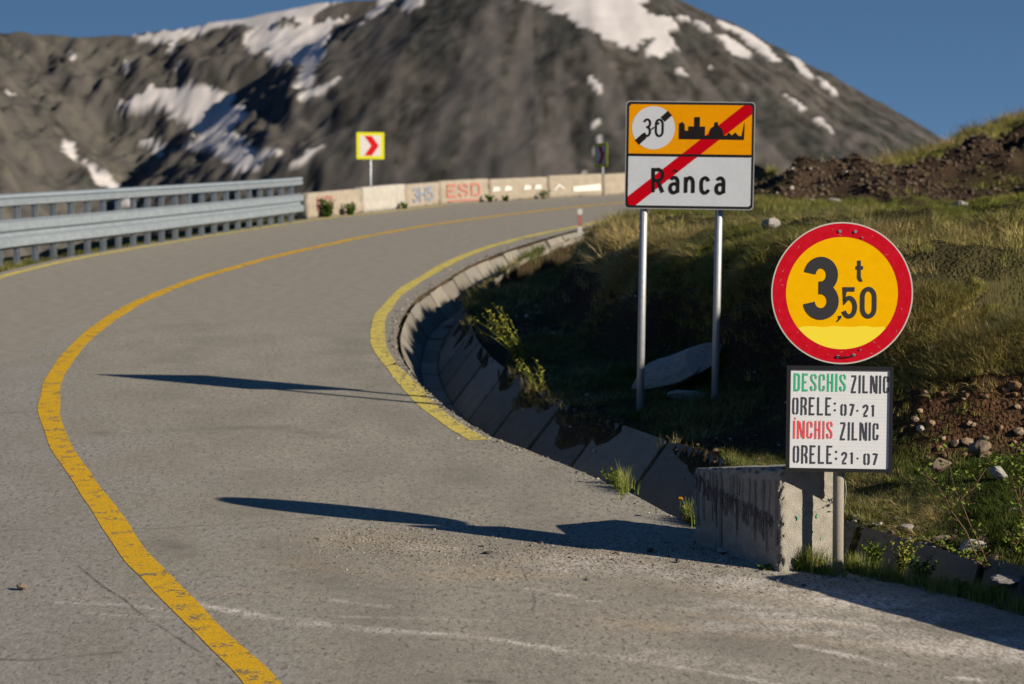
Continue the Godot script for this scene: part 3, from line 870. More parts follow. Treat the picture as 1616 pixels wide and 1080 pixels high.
# ------------------------------------------------------------------ setting
func build_mountain() -> void:
	var xs := PackedFloat32Array()
	var ds := PackedFloat32Array()
	var x := -3200.0
	while x < -640.0:
		xs.append(x)
		x += 60.0 if x < -1000.0 else 20.0
	while x < 470.0:
		xs.append(x)
		x += 2.6
	while x <= 3300.0:
		xs.append(x)
		x += 12.0 if x < 700.0 else 70.0
	var d := 75.0
	while d < 1150.0:
		ds.append(d)
		d += 35.0
	while d < 1960.0:
		ds.append(d)
		d += 4.0
	while d < 4200.0:
		ds.append(d)
		d += 60.0
	var boxes := []
	for s in SNOW:
		var lo := Vector2(1e9, 1e9)
		var hi := -lo
		var poly := PackedVector2Array()
		for i in range(0, s.size(), 2):
			poly.append(Vector2(s[i], s[i + 1]))
			lo = lo.min(poly[poly.size() - 1])
			hi = hi.max(poly[poly.size() - 1])
		boxes.append([lo, hi, poly])
	var v := PackedVector3Array()
	var cols := PackedColorArray()
	for dj in ds:
		for xi in xs:
			var h := mountain(xi, dj)
			var c := Color(0.06, 0.056, 0.05)
			if xi > -650.0 and xi < 480.0 and dj > 1100.0 and dj < 2000.0:
				var a := n_mid.get_noise_2d(xi * 4.0, dj * 2.0)
				var b := n_big.get_noise_2d(xi * 1.5 + 300.0, dj * 0.8)
				c = c.lerp(Color(0.046, 0.047, 0.043), clampf(0.5 + b * 1.6, 0.0, 1.0))
				c = c.lerp(Color(0.125, 0.11, 0.104), clampf(a * 1.5 - 0.2 - (h - 70.0) * 0.002, 0.0, 0.8))
				c *= clampf(0.95 + 0.8 * n_mid.get_noise_2d(xi * 7.0 + 20.0, dj * 3.5) + 0.45 * n_fine.get_noise_2d(xi * 13.0, dj * 6.0), 0.4, 1.8)
				var gully := n_big.get_noise_2d((xi - 20.0) / maxf(40.0, absf(dj - 1640.0)) * 900.0, dj * 0.15)
				if xi > -100.0:
					c = c.lerp(Color(0.11, 0.1, 0.096), clampf(gully * 2.2 - 0.15, 0.0, 0.65))
				if xi < -70.0:
					c = c.lerp(Color(0.088, 0.082, 0.077), clampf(0.3 + 1.4 * n_rid.get_noise_2d(xi * 2.0, dj), 0.0, 0.7))
				if xi < -230.0:
					c = c.lerp(Color(0.115, 0.108, 0.09), clampf(0.2 + 1.3 * n_mid.get_noise_2d((xi + 1.3 * dj) * 3.0, (dj - 0.6 * xi) * 0.35), 0.0, 0.8))
				var q := Vector2(xi + 3.5 * n_mid.get_noise_2d(xi * 12.0, dj * 6.0), dj + 6.0 * n_mid.get_noise_2d(xi * 12.0 + 70.0, dj * 6.0))
				var snow := false
				for k in boxes.size():
					var bx = boxes[k]
					if q.x > bx[0].x and q.x < bx[1].x and q.y > bx[0].y and q.y < bx[1].y and Geometry2D.is_point_in_polygon(q, bx[2]):
						snow = k != SNOW_HOLE
				if snow:
					h = mountain(xi, dj, 0.3) + 1.6
					c = Color(0.47, 0.45, 0.45) * (1.0 + 0.22 * n_big.get_noise_2d(xi * 5.0, dj * 0.6))
			v.append(P(xi, h, dj))
			cols.append(c)
	structure("mountain", sheet(v, xs.size(), ds.size(), cols), M.mountain)

func build_ground() -> void:
	var xs := PackedFloat32Array()
	var ds := PackedFloat32Array()
	var x := -40.0
	while x < 60.0:
		xs.append(x)
		if x < -12.0: x += 2.0
		elif x < -1.7: x += 0.35
		elif x < 4.0: x += 0.06
		elif x < 12.5: x += 0.13
		elif x < 20.0: x += 0.5
		else: x += 3.0
	var d := -16.0
	while d < 110.0:
		ds.append(d)
		if d < 9.0: d += 0.8
		elif d < 20.0: d += 0.07
		elif d < 32.0: d += 0.11
		elif d < 42.0: d += 0.16
		elif d < 70.0: d += 0.6
		else: d += 3.0
	var v := PackedVector3Array()
	var cols := PackedColorArray()
	for dj in ds:
		for xi in xs:
			var g := ground(xi, dj)
			v.append(P(xi, g.x, dj))
			var c := Color(0.1, 0.105, 0.036)
			var t := n_mid.get_noise_2d(xi * 25.0, dj * 25.0)
			c = c.lerp(Color(0.085, 0.068, 0.036), clampf(0.5 + t * 1.8, 0.0, 1.0))
			var soil := Color(0.055, 0.038, 0.027).lerp(Color(0.10, 0.07, 0.05), clampf(0.5 + t, 0.0, 1.0))
			if xi > 2.6 and dj < 15.6 and g.z > -0.4:
				soil = Color(0.19, 0.115, 0.065).lerp(Color(0.13, 0.07, 0.04), clampf(0.5 + t * 1.4, 0.0, 1.0))
			if g.w < 0.0:
				soil = Color(0.2, 0.15, 0.1)
			cols.append(c.lerp(soil, clampf(g.y * 1.4 - 0.2, 0.0, 1.0)))
	structure("ground", sheet(v, xs.size(), ds.size(), cols), M.ground)

func build_road() -> void:
	var rr := even(catmull(E_PTS, 8), 0.2)
	var ll := catmull(L_PTS, 8)
	var v := PackedVector3Array()
	var uv := PackedVector2Array()
	var nu := 40
	var n := 460
	for j in n:
		var t := float(j) / (n - 1)
		var f := t * (rr.size() - 1)
		var r := rr[mini(int(f), rr.size() - 2)].lerp(rr[mini(int(f) + 1, rr.size() - 1)], f - int(f))
		var g := t * (ll.size() - 1)
		var l := ll[mini(int(g), ll.size() - 2)].lerp(ll[mini(int(g) + 1, ll.size() - 1)], g - int(g))
		r.x += 0.03 * n_mid.get_noise_2d(r.x * 120.0, r.y * 120.0) - 0.01
		for i in nu:
			var p := l.lerp(r, float(i) / (nu - 1))
			v.append(P(p.x, road_y(p.x, p.y), p.y))
			uv.append(p)
	# the near stretch wears the map of tracks, the rest the plain asphalt
	var st := [tool(), tool()]
	for j in n - 1:
		for i in nu - 1:
			var a := j * nu + i
			var c := uv[a]
			var near := 0 if c.y > TD0 + 0.2 and c.y < TD1 - 0.6 and c.x > TX0 + 0.2 and c.x < TX1 - 0.2 else 1
			for k in [a, a + nu, a + nu + 1, a, a + nu + 1, a + 1]:
				st[near].set_uv(Vector2((uv[k].x - TX0) / (TX1 - TX0), (uv[k].y - TD0) / (TD1 - TD0)) if near == 0 else uv[k] * 0.45)
				st[near].set_normal(Vector3(0, 1, SLOPE).normalized())
				st[near].add_vertex(v[k])
	var mesh: ArrayMesh = st[0].commit()
	st[1].commit(mesh)
	mesh.surface_set_material(0, M.road_near)
	mesh.surface_set_material(1, M.road_far)
	var o := MeshInstance3D.new()
	o.name = "road"
	o.mesh = mesh
	add_child(o)
	o.set_meta("kind", "structure")
	for a in [["centre_line", CENTRE_PTS, 0.165, "yellow"], ["edge_line", EDGE_PTS, 0.15, "pale_yellow"], ["edge_line", LEFT_PTS, 0.13, "pale_yellow"]]:
		part(o, a[0], strip(even(catmull(a[1], 8), 0.1), a[2], 0.0025, 0.045), M[a[3]])

func build_ditch() -> void:
	var o := Node3D.new()
	o.name = "ditch"
	add_child(o)
	o.set_meta("kind", "structure")
	var path := even(catmull(E_PTS, 10), 0.27)
	var i := 0
	while i < path.size() - 5:
		if path[i].y < 9.0 or path[i].y > 42.0:
			i += 4
			continue
		var lift := rng.randf_range(-0.012, 0.012)
		for k in 3:
			var v := []
			for j in 5:
				var q := path[i + j]
				if j == 0:
					q = q.lerp(path[i + 1], 0.12)
				if j == 4:
					q = q.lerp(path[i + 3], 0.12)
				var t := (path[i + j + 1] - path[maxi(i + j - 1, 0)]).normalized() if i + j + 1 < path.size() else (path[i + j] - path[i + j - 1]).normalized()
				var nn := Vector2(t.y, -t.x)
				var w := ditch_w(q.y)
				var prof: Array = [[[0.03, -0.03], [0.3 * w, -0.36]], [[0.3 * w + 0.01, -0.36], [0.54 * w, -0.37]], [[0.54 * w + 0.01, -0.365], [w, 0.1]]][k]
				for e in prof:
					var p: Vector2 = q + nn * e[0]
					v.append(P(p.x, pl(p.y) + e[1] + lift + 0.01 * n_tiny.get_noise_2d(p.x * 50.0, p.y * 50.0), p.y))
			var st := tool()
			var down := Vector3(0, -0.06, 0)
			for j in 4:
				var a: int = j * 2
				quad(st, v[a], v[a + 2], v[a + 3], v[a + 1])
				quad(st, v[a] + down, v[a + 1] + down, v[a + 3] + down, v[a + 2] + down)
				quad(st, v[a + 1], v[a + 3], v[a + 3] + down, v[a + 1] + down)
				quad(st, v[a + 2], v[a], v[a] + down, v[a + 2] + down)
			quad(st, v[0], v[1], v[1] + down, v[0] + down)
			quad(st, v[9], v[8], v[8] + down, v[9] + down)
			part(o, ["inner_slab", "floor_slab", "outer_slab"][k], done(st, false), [M.slab, M.slab_pale, M.slab_dark][rng.randi() % 3])
		i += 4

# ------------------------------------------------------------------ road furniture
func build_weight_sign() -> void:
	var at := P(1.83, pl(12.05), 12.05)
	var t := thing("weight_limit_sign", at, "round yellow and red 3,50 t weight limit sign above a stencilled opening hours board", "road sign")
	var st := tool()
	tube(st, PackedVector3Array([Vector3(0, -0.25, 0), Vector3(0.002, 0.6, 0), Vector3(0.004, 1.2, 0), Vector3(0.005, 1.86, 0)]), 0.031, 0.031, 20)
	var post := part(t, "post", done(st), M.old_post)
	st = tool()
	var wire := PackedVector3Array()
	for i in 9:
		wire.append(Vector3(0.033 + 0.012 * sin(PI * i / 8.0), 0.36 + 0.2 * i / 8.0, 0.0))
	tube(st, wire, 0.0025, 0.0025, 5)
	part(post, "wire", done(st), M.bolt)
	# disc
	var d := Node3D.new()
	d.name = "disc"
	t.add_child(d)
	d.position = Vector3(0.008, 1.571, 0.055)
	d.scale = Vector3(0.98, 0.99, 1.0)
	d.rotation_degrees = Vector3(0.0, -4.0, 0.0)
	part(d, "backing", plate(disc(0.402, 72), -0.001, 0.024), std(Color(0.05, 0.055, 0.06), 0.6))
	st = tool()
	ring(st, 0.392, 0.4, 0.0015, 96)
	part(d, "white_edge", done(st, false), std(Color(0.5, 0.47, 0.42), 0.6))
	st = tool()
	ring(st, 0.316, 0.392, 0.002, 96)
	var red := triplanar(std(Color(1, 1, 1), 0.38), 2.2, mottle(512, 0.015, 0.12, Color(0.47, 0.004, 0.014), Color(0.55, 0.01, 0.026), Color(0.52, 0.1, 0.1), 0.9, 201))
	part(d, "red_rim", done(st, false), red)
	st = tool()
	flat(st, disc(0.318, 72), 0.0012)
	var yellow := triplanar(std(Color(1, 1, 1), 0.4), 2.0, mottle(512, 0.012, 0.06, Color(0.78, 0.405, 0.0005), Color(0.84, 0.46, 0.001), Color(0.7, 0.38, 0.01), 0.93, 211))
	part(d, "yellow_field", done(st, false), yellow)
	var seg := PackedVector2Array()
	for i in 33:
		var a := deg_to_rad(lerpf(218.5, 321.5, i / 32.0))
		seg.append(Vector2.from_angle(a) * 0.3155)
	for i in 9:
		seg.append(Vector2(lerpf(0.235, -0.215, i / 8.0), -0.188 - 0.004 * sin(i * 2.3)))
	st = tool()
	flat(st, seg, 0.0026)
	part(d, "bright_yellow_patch", done(st, false), std(Color(0.85, 0.69, 0.05), 0.45))
	var ink := std(Color(0.04, 0.04, 0.046), 0.55)
	st = tool()
	letter(st, "3", -0.205, -0.018, -0.15, 0.205, 0.066, 0.003)
	part(d, "digit", done(st, false), ink)
	st = tool()
	letter(st, "5", -0.004, 0.087, -0.143, 0.034, 0.025, 0.003)
	part(d, "digit", done(st, false), ink)
	st = tool()
	letter(st, "0", 0.103, 0.195, -0.143, 0.036, 0.025, 0.003)
	part(d, "digit", done(st, false), ink)
	st = tool()
	letter(st, "t", 0.068, 0.130, 0.064, 0.185, 0.0195, 0.003)
	part(d, "letter", done(st, false), ink)
	st = tool()
	flat(st, PackedVector2Array([Vector2(-0.022, -0.128), Vector2(-0.001, -0.126), Vector2(-0.004, -0.142), Vector2(-0.026, -0.163), Vector2(-0.031, -0.159), Vector2(-0.02, -0.143)]), 0.0031)
	part(d, "comma", done(st, false), ink)
	for b in [[-0.014, 0.348], [0.073, 0.346], [-0.022, -0.357], [0.068, -0.348], [0.104, -0.318], [0.112, 0.313]]:
		st = tool()
		tube(st, PackedVector3Array([Vector3(b[0], b[1], 0.0), Vector3(b[0], b[1], 0.008)]), 0.011 if b[0] < 0.1 else 0.006, 0.009 if b[0] < 0.1 else 0.004, 8)
		part(d, "bolt", done(st, false), M.bolt)
	st = tool()
	tube(st, PackedVector3Array([Vector3(-0.03, -0.357, 0.008), Vector3(0.02, -0.36, 0.012), Vector3(0.072, -0.352, 0.008)]), 0.003, 0.003, 6)
	part(d, "wire_tie", done(st), M.black)
	# scratches where the red film is worn through
	st = tool()
	for i in 22:
		var a := rng.randf() * TAU
		var q := Vector2.from_angle(a) * rng.randf_range(0.325, 0.382)
		var dir := Vector2.from_angle(rng.randf() * TAU) * rng.randf_range(0.002, 0.012)
		stroke(st, [q - dir, q, q + dir.rotated(0.08)], rng.randf_range(0.0008, 0.0018), 0.0026)
	part(d, "scratches", done(st, false), std(Color(0.6, 0.3, 0.28), 0.5)).set_meta("kind", "stuff")
	# board with the opening hours
	var b := Node3D.new()
	b.name = "hours_board"
	t.add_child(b)
	b.position = Vector3(-0.002, 0.868, 0.05)
	b.rotation_degrees = Vector3(0.0, -3.0, -0.6)
	part(b, "backing", plate(round_rect(0.585, 0.575, 0.004, 2), 0.0, 0.012), M.frame)
	for f in [[-0.285, 0.0, 0.022, 0.592], [0.285, 0.0, 0.018, 0.592], [0.0, 0.285, 0.55, 0.022], [0.0, -0.286, 0.55, 0.02]]:
		part(b, "frame_bar", plate(round_rect(f[2], f[3], 0.002, 1), 0.011, 0.02), M.frame, Vector3(f[0], f[1], 0))
	# ribbed white sheet
	st = tool()
	for i in 27:
		var y0 := -0.276 + 0.552 * i / 27.0
		var y1 := -0.276 + 0.552 * (i + 1) / 27.0
		quad(st, Vector3(-0.276, y0, 0.003), Vector3(-0.276, y1 - 0.002, 0.003), Vector3(0.276, y1 - 0.002, 0.003), Vector3(0.276, y0, 0.003))
		quad(st, Vector3(-0.276, y1 - 0.002, 0.003), Vector3(-0.276, y1, 0.0018), Vector3(0.276, y1, 0.0018), Vector3(0.276, y1 - 0.002, 0.003))
	part(b, "white_sheet", done(st, false), triplanar(std(Color(1, 1, 1), 0.5), 2.0, mottle(256, 0.02, 0.1, Color(0.63, 0.65, 0.685), Color(0.67, 0.69, 0.725), Color(0.58, 0.6, 0.63), 0.97, 221)))
	var green := std(Color(0.05, 0.42, 0.21), 0.6)
	var rd := std(Color(0.74, 0.08, 0.085), 0.6)
	var dk := std(Color(0.055, 0.058, 0.072), 0.6)
	for w in [[["D", "E", "S", "C", "H", "I", "S"], 48, 575, 68, 252, green], [["Z", "I", "L", "N", "I", "C"], 622, 1008, 80, 265, dk], [["O", "R", "E", "L", "E", ":"], 37, 480, 313, 500, dk], [["0s", "7s"], 525, 668, 375, 505, dk], [["2s", "1s"], 748, 866, 380, 510, dk], [["I", "N", "C", "H", "I", "S"], 48, 447, 560, 745, rd], [["Z", "I", "L", "N", "I", "C"], 518, 912, 568, 755, dk], [["O", "R", "E", "L", "E", ":"], 50, 500, 813, 1003, dk], [["2s", "1s"], 540, 660, 875, 1005, dk], [["0s", "7s"], 765, 912, 885, 1012, dk]]:
		var sx := 0.552 / 1006.0
		var sy := 0.552 / 1025.0
		part(b, "stencilled_word" if w[0].size() > 2 else "stencilled_hour", word(w[0], (w[1] - 515) * sx, (w[2] - 515) * sx, (537 - w[4]) * sy, (537 - w[3]) * sy, 0.0106, 0.0042, 0.34), w[5])
	for q in [[695, 447, dk], [705, 943, dk], [66, 536, rd]]:
		st = tool()
		flat(st, disc(0.006, 10, Vector2((q[0] - 515) * 0.552 / 1006.0, (537 - q[1]) * 0.552 / 1025.0)), 0.0042)
		part(b, "stencilled_dot", done(st, false), q[2])

func build_town_sign() -> void:
	var t := thing("town_exit_sign", P(1.33, pl(17.35), 17.35), "rectangular end of town sign, orange over white with red diagonal, reading Rânca", "road sign")
	for p in [[-0.305, 0.0, 0.04], [0.30, 0.10, 0.04]]:
		var st := tool()
		tube(st, PackedVector3Array([Vector3(p[0], p[1] - 0.35, 0.0), Vector3(p[0] + 0.045, 2.3, 0.0)]), 0.03, 0.03, 14)
		part(t, "post", done(st), M.zinc_post)
	var b := Node3D.new()
	b.name = "panel"
	t.add_child(b)
	b.position = Vector3(0.0935, 2.155, 0.072)
	b.rotation_degrees = Vector3(0.0, -3.0, -0.9)
	part(b, "backing", plate(round_rect(1.03, 0.862, 0.03), 0.0, 0.02), std(Color(0.35, 0.36, 0.37), 0.5, 0.3))
	var st := tool()
	flat(st, round_rect(1.016, 0.848, 0.028), 0.0012)
	part(b, "black_border", done(st, false), M.black)
	st = tool()
	flat(st, PackedVector2Array([Vector2(-0.49, 0.01), Vector2(0.49, 0.01), Vector2(0.49, 0.385), Vector2(0.472, 0.404), Vector2(-0.472, 0.404), Vector2(-0.49, 0.385)]), 0.0024)
	part(b, "orange_field", done(st, false), triplanar(std(Color(1, 1, 1), 0.45), 1.3, mottle(256, 0.01, 0.05, Color(0.63, 0.245, 0.0005), Color(0.67, 0.275, 0.001), Color(0.58, 0.27, 0.02), 0.97, 231)))
	st = tool()
	flat(st, PackedVector2Array([Vector2(-0.49, -0.01), Vector2(-0.49, -0.39), Vector2(-0.474, -0.404), Vector2(0.474, -0.404), Vector2(0.49, -0.39), Vector2(0.49, -0.01)]), 0.0024)
	part(b, "white_field", done(st, false), triplanar(std(Color(1, 1, 1), 0.5), 1.3, mottle(256, 0.01, 0.06, Color(0.45, 0.485, 0.535), Color(0.49, 0.525, 0.575), Color(0.42, 0.44, 0.47), 0.98, 241)))
	st = tool()
	flat(st, disc(0.172, 48, Vector2(-0.294, 0.217)), 0.0034)
	part(b, "white_disc", done(st, false), std(Color(0.475, 0.51, 0.56), 0.5))
	st = tool()
	flat(st, PackedVector2Array([Vector2(-0.49, -0.335), Vector2(0.425, 0.404), Vector2(0.472, 0.404), Vector2(0.49, 0.388), Vector2(0.49, 0.335), Vector2(-0.425, -0.404), Vector2(-0.474, -0.404), Vector2(-0.49, -0.39)]), 0.0044)
	part(b, "red_diagonal", done(st, false), std(Color(0.42, 0.001, 0.008), 0.45))
	var dark := std(Color(0.012, 0.011, 0.012), 0.6)
	st = tool()
	flat(st, PackedVector2Array([Vector2(-0.49, -0.01), Vector2(-0.49, 0.01), Vector2(0.49, 0.01), Vector2(0.49, -0.01)]), 0.0052)
	part(b, "dividing_line", done(st, false), dark)
	var sky := [[-0.088, 0.13], [-0.088, 0.255], [-0.064, 0.267], [-0.045, 0.247], [-0.043, 0.198], [-0.013, 0.198], [-0.013, 0.232], [0.033, 0.232], [0.033, 0.307], [0.076, 0.307], [0.076, 0.232], [0.118, 0.232], [0.118, 0.16], [0.15, 0.163], [0.153, 0.195], [0.168, 0.222], [0.192, 0.238], [0.196, 0.268], [0.22, 0.268], [0.222, 0.238], [0.247, 0.222], [0.262, 0.195], [0.265, 0.162], [0.29, 0.162], [0.31, 0.186], [0.332, 0.162], [0.36, 0.188], [0.384, 0.162], [0.412, 0.158], [0.434, 0.276], [0.43, 0.13]]
	var poly := PackedVector2Array()
	for q in sky:
		poly.append(Vector2(q[0], q[1]))
	st = tool()
	flat(st, poly, 0.0054)
	part(b, "skyline_symbol", done(st, false), dark)
	st = tool()
	var c := Vector2(-0.294, 0.217)
	var dir := Vector2.from_angle(deg_to_rad(42.5))
	for s in [[-0.176, -0.095], [0.098, 0.176]]:
		stroke(st, [c + dir * s[0], c + dir * s[1]], 0.05, 0.0042)
	stroke(st, [c + dir * -0.022, c + dir * 0.008], 0.012, 0.0042)
	stroke(st, [c + dir * 0.04, c + dir * 0.062], 0.016, 0.0042)
	part(b, "black_bar", done(st, false), dark)
	for q in [["3n", -0.377, -0.312], ["0", -0.283, -0.211]]:
		st = tool()
		letter(st, q[0], q[1], q[2], 0.142, 0.292, 0.018, 0.0046)
		part(b, "digit", done(st, false), dark)
	for q in [["Rd", -0.302, -0.196, -0.312, -0.103], ["a", -0.164, -0.077, -0.312, -0.164], ["^", -0.142, -0.092, -0.138, -0.112], ["n", -0.04, 0.045, -0.312, -0.164], ["c", 0.083, 0.168, -0.312, -0.164], ["a", 0.204, 0.289, -0.312, -0.164]]:
		st = tool()
		letter(st, q[0], q[1], q[2], q[3], q[4], 0.027 if q[0] != "^" else 0.015, 0.0056)
		part(b, "letter" if q[0] != "^" else "accent", done(st, false), dark)

func chevron_sign(at: Vector3, turn: float, post: float, label: String) -> void:
	var t := thing("chevron_sign", at, label, "road sign", "chevron signs behind the concrete barriers", turn)
	var st := tool()
	tube(st, PackedVector3Array([Vector3(0, -0.3, -0.03), Vector3(0, post + 0.55, -0.03)]), 0.03, 0.03, 10)
	part(t, "post", done(st), M.zinc_post)
	part(t, "panel", plate(round_rect(0.62, 0.6, 0.02), 0.02, 0.006), std(Color(0.62, 0.62, 0.02), 0.5), Vector3(0, post + 0.3, 0))
	st = tool()
	flat(st, round_rect(0.47, 0.46, 0.01), 0.022)
	part(t, "white_field", done(st, false), std(Color(0.62, 0.6, 0.58), 0.5), Vector3(0, post + 0.3, 0))
	st = tool()
	flat(st, PackedVector2Array([Vector2(-0.14, 0.22), Vector2(0.03, 0.22), Vector2(0.19, 0.0), Vector2(0.03, -0.22), Vector2(-0.14, -0.22), Vector2(0.02, 0.0)]), 0.0235)
	part(t, "red_arrow", done(st, false), std(Color(0.56, 0.012, 0.015), 0.5), Vector3(0, post + 0.3, 0))

func build_guardrail() -> void:
	var path := even(catmull(RAIL_PTS, 8), 0.1)
	var t := thing("guardrail", P(path[0].x, pl(path[0].y), path[0].y), "galvanised steel guardrail with upper rail beside the road", "guardrail")
	var o := t.position
	var n := path.size()
	var size := func(i: int) -> float: return lerpf(1.07, 0.88, clampf((path[i].y - 32.0) / 10.0, 0.0, 1.0))
	var beam := PackedVector2Array([Vector2(0.0, 0.2), Vector2(0.09, 0.24), Vector2(0.09, 0.355), Vector2(0.015, 0.395), Vector2(0.015, 0.435), Vector2(0.09, 0.475), Vector2(0.09, 0.59), Vector2(0.0, 0.63), Vector2(-0.01, 0.622), Vector2(0.078, 0.582), Vector2(0.078, 0.483), Vector2(0.003, 0.443), Vector2(0.003, 0.387), Vector2(0.078, 0.347), Vector2(0.078, 0.248), Vector2(-0.01, 0.208)])
	beam.reverse()
	var rail := PackedVector2Array([Vector2(-0.03, 0.83), Vector2(-0.03, 0.985), Vector2(-0.01, 1.0), Vector2(0.06, 0.985), Vector2(0.075, 0.945), Vector2(0.035, 0.92), Vector2(0.075, 0.895), Vector2(0.06, 0.83), Vector2(0.02, 0.815)])
	for a in [["beam", beam, 26], ["upper_rail", rail, 28]]:
		var i := 0
		while i < n - 1:
			var j: int = mini(i + a[2], n - 1)
			if n - 1 - j < 6:
				j = n - 1
			var p3 := PackedVector3Array()
			for k in range(i, j + 1, 2):
				p3.append(P(path[k].x, pl(path[k].y), path[k].y) - o)
			if (j - i) % 2:
				p3.append(P(path[j].x, pl(path[j].y), path[j].y) - o)
			var sc := PackedVector2Array()
			var s0: float = size.call((i + j) / 2)
			for q in a[1]:
				sc.append(Vector2(q.x + (0.004 if (i / a[2]) % 2 else 0.0), q.y))
			# heights shrink slowly along the rail
			var mesh := sweep(p3, sc)
			var mdt := MeshDataTool.new()
			mdt.create_from_surface(mesh, 0)
			for k in mdt.get_vertex_count():
				var v := mdt.get_vertex(k)
				var g := pl(-(v.z + o.z)) - o.y
				var f := lerpf(1.07, 0.88, clampf((-(v.z + o.z) - 32.0) / 10.0, 0.0, 1.0))
				mdt.set_vertex(k, Vector3(v.x, g + (v.y - g) * f, v.z))
			mesh.clear_surfaces()
			mdt.commit_to_surface(mesh)
			part(t, a[0], mesh, M.galvan)
			i = j
	var posts := even(catmull(RAIL_PTS, 8), 0.49)
	var c := PackedVector2Array([Vector2(-0.036, 0.03), Vector2(0.036, 0.03), Vector2(0.036, -0.05), Vector2(0.03, -0.05), Vector2(0.03, 0.024), Vector2(-0.03, 0.024), Vector2(-0.03, -0.05), Vector2(-0.036, -0.05)])
	for i in posts.size():
		var q := posts[i]
		var dir := (posts[mini(i + 1, posts.size() - 1)] - posts[maxi(i - 1, 0)]).normalized()
		var f := lerpf(1.07, 0.88, clampf((q.y - 32.0) / 10.0, 0.0, 1.0))
		var mesh := plate(c, 0.95 * f, 0.95 * f + 0.3)
		var p := part(t, "post", mesh, M.galvan, P(q.x, pl(q.y), q.y) - o)
		p.rotation = Vector3(-PI / 2, 0, 0)
		p.basis = Basis(Vector3.UP, atan2(-dir.x, dir.y) + PI / 2 + 0.0) * Basis(Vector3.RIGHT, -PI / 2)
		p.position -= Vector3(dir.y, 0, dir.x) * 0.04

func build_barriers() -> void:
	var path := even(catmull(BLOCK_PTS, 8), 0.05)
	var cuts := [0, 44, 82, 112, 146, 186, 222, 262]
	var labels := ["pale concrete barrier block with faded red marks beside the guardrail end", "whitish concrete barrier block below the left chevron sign", "concrete barrier block with blue graffiti", "concrete barrier block with red graffiti letters", "concrete barrier block with a row of white paint marks", "concrete barrier block with white smear beside town sign", "farthest concrete barrier block, mostly behind the town sign"]
	for i in labels.size():
		var a := path[mini(cuts[i], path.size() - 1)]
		var b := path[mini(cuts[i + 1], path.size() - 1)]
		var m := (a + b) * 0.5
		var len := a.distance_to(b) - 0.03
		var t := thing("concrete_barrier", P(m.x, pl(m.y) - 0.03, m.y), labels[i], "barrier", "concrete barrier blocks along the outer edge of the bend")
		t.basis = Basis(Vector3.UP, atan2(b.y - a.y, b.x - a.x))
		t.basis = t.basis * Basis(Vector3.BACK, atan(SLOPE * (b.y - a.y) / a.distance_to(b)))
		part(t, "block", rough_box(Vector3(len, 0.53 + 0.02 * (i % 2), 0.3), Vector3i(int(len * 10), 6, 4), 0.02, 300 + i, 0.025), M.barrier_white if i == 1 else M.barrier)
		var st := tool()
		var paint := Color(0.45, 0.12, 0.1)
		if i == 0:
			paint = Color(0.36, 0.16, 0.13)
			for q in [["H", -0.75, -0.5], ["R", -0.42, -0.15]]:
				letter(st, q[0], q[1], q[2], 0.14, 0.45, 0.05, 0.168)
		elif i == 1:
			continue
		elif i == 2:
			paint = Color(0.2, 0.24, 0.34)
			for q in [["3n", -0.5, -0.25], ["H", -0.2, 0.1], ["5", 0.15, 0.4]]:
				letter(st, q[0], q[1], q[2], 0.12, 0.45, 0.05, 0.168)
		elif i == 3:
			paint = Color(0.42, 0.16, 0.13)
			for q in [["E", -0.62, -0.3], ["S", -0.22, 0.1], ["D", 0.2, 0.5]]:
				letter(st, q[0], q[1], q[2], 0.16, 0.46, 0.05, 0.168)
			stroke(st, [Vector2(-0.6, 0.08), Vector2(-0.2, 0.09), Vector2(0.45, 0.07)], 0.035, 0.168)
		elif i == 4:
			paint = Color(0.62, 0.6, 0.57)
			for q in [-0.8, -0.4, 0.25, 0.62]:
				st = tool()
				flat(st, PackedVector2Array([Vector2(q - 0.13, 0.24), Vector2(q - 0.06, 0.35), Vector2(q + 0.12, 0.33), Vector2(q + 0.13, 0.25)]), 0.168)
				part(t, "paint_mark", done(st, false), std(paint, 0.9))
			continue
		elif i == 5:
			paint = Color(0.62, 0.6, 0.57)
			flat(st, PackedVector2Array([Vector2(-0.1, 0.14), Vector2(-0.1, 0.26), Vector2(0.8, 0.3), Vector2(0.8, 0.14)]), 0.168)
			stroke(st, [Vector2(-0.7, 0.2), Vector2(-0.55, 0.32), Vector2(-0.4, 0.22)], 0.04, 0.168)
		else:
			continue
		part(t, "graffiti", done(st, false), std(paint, 0.9))

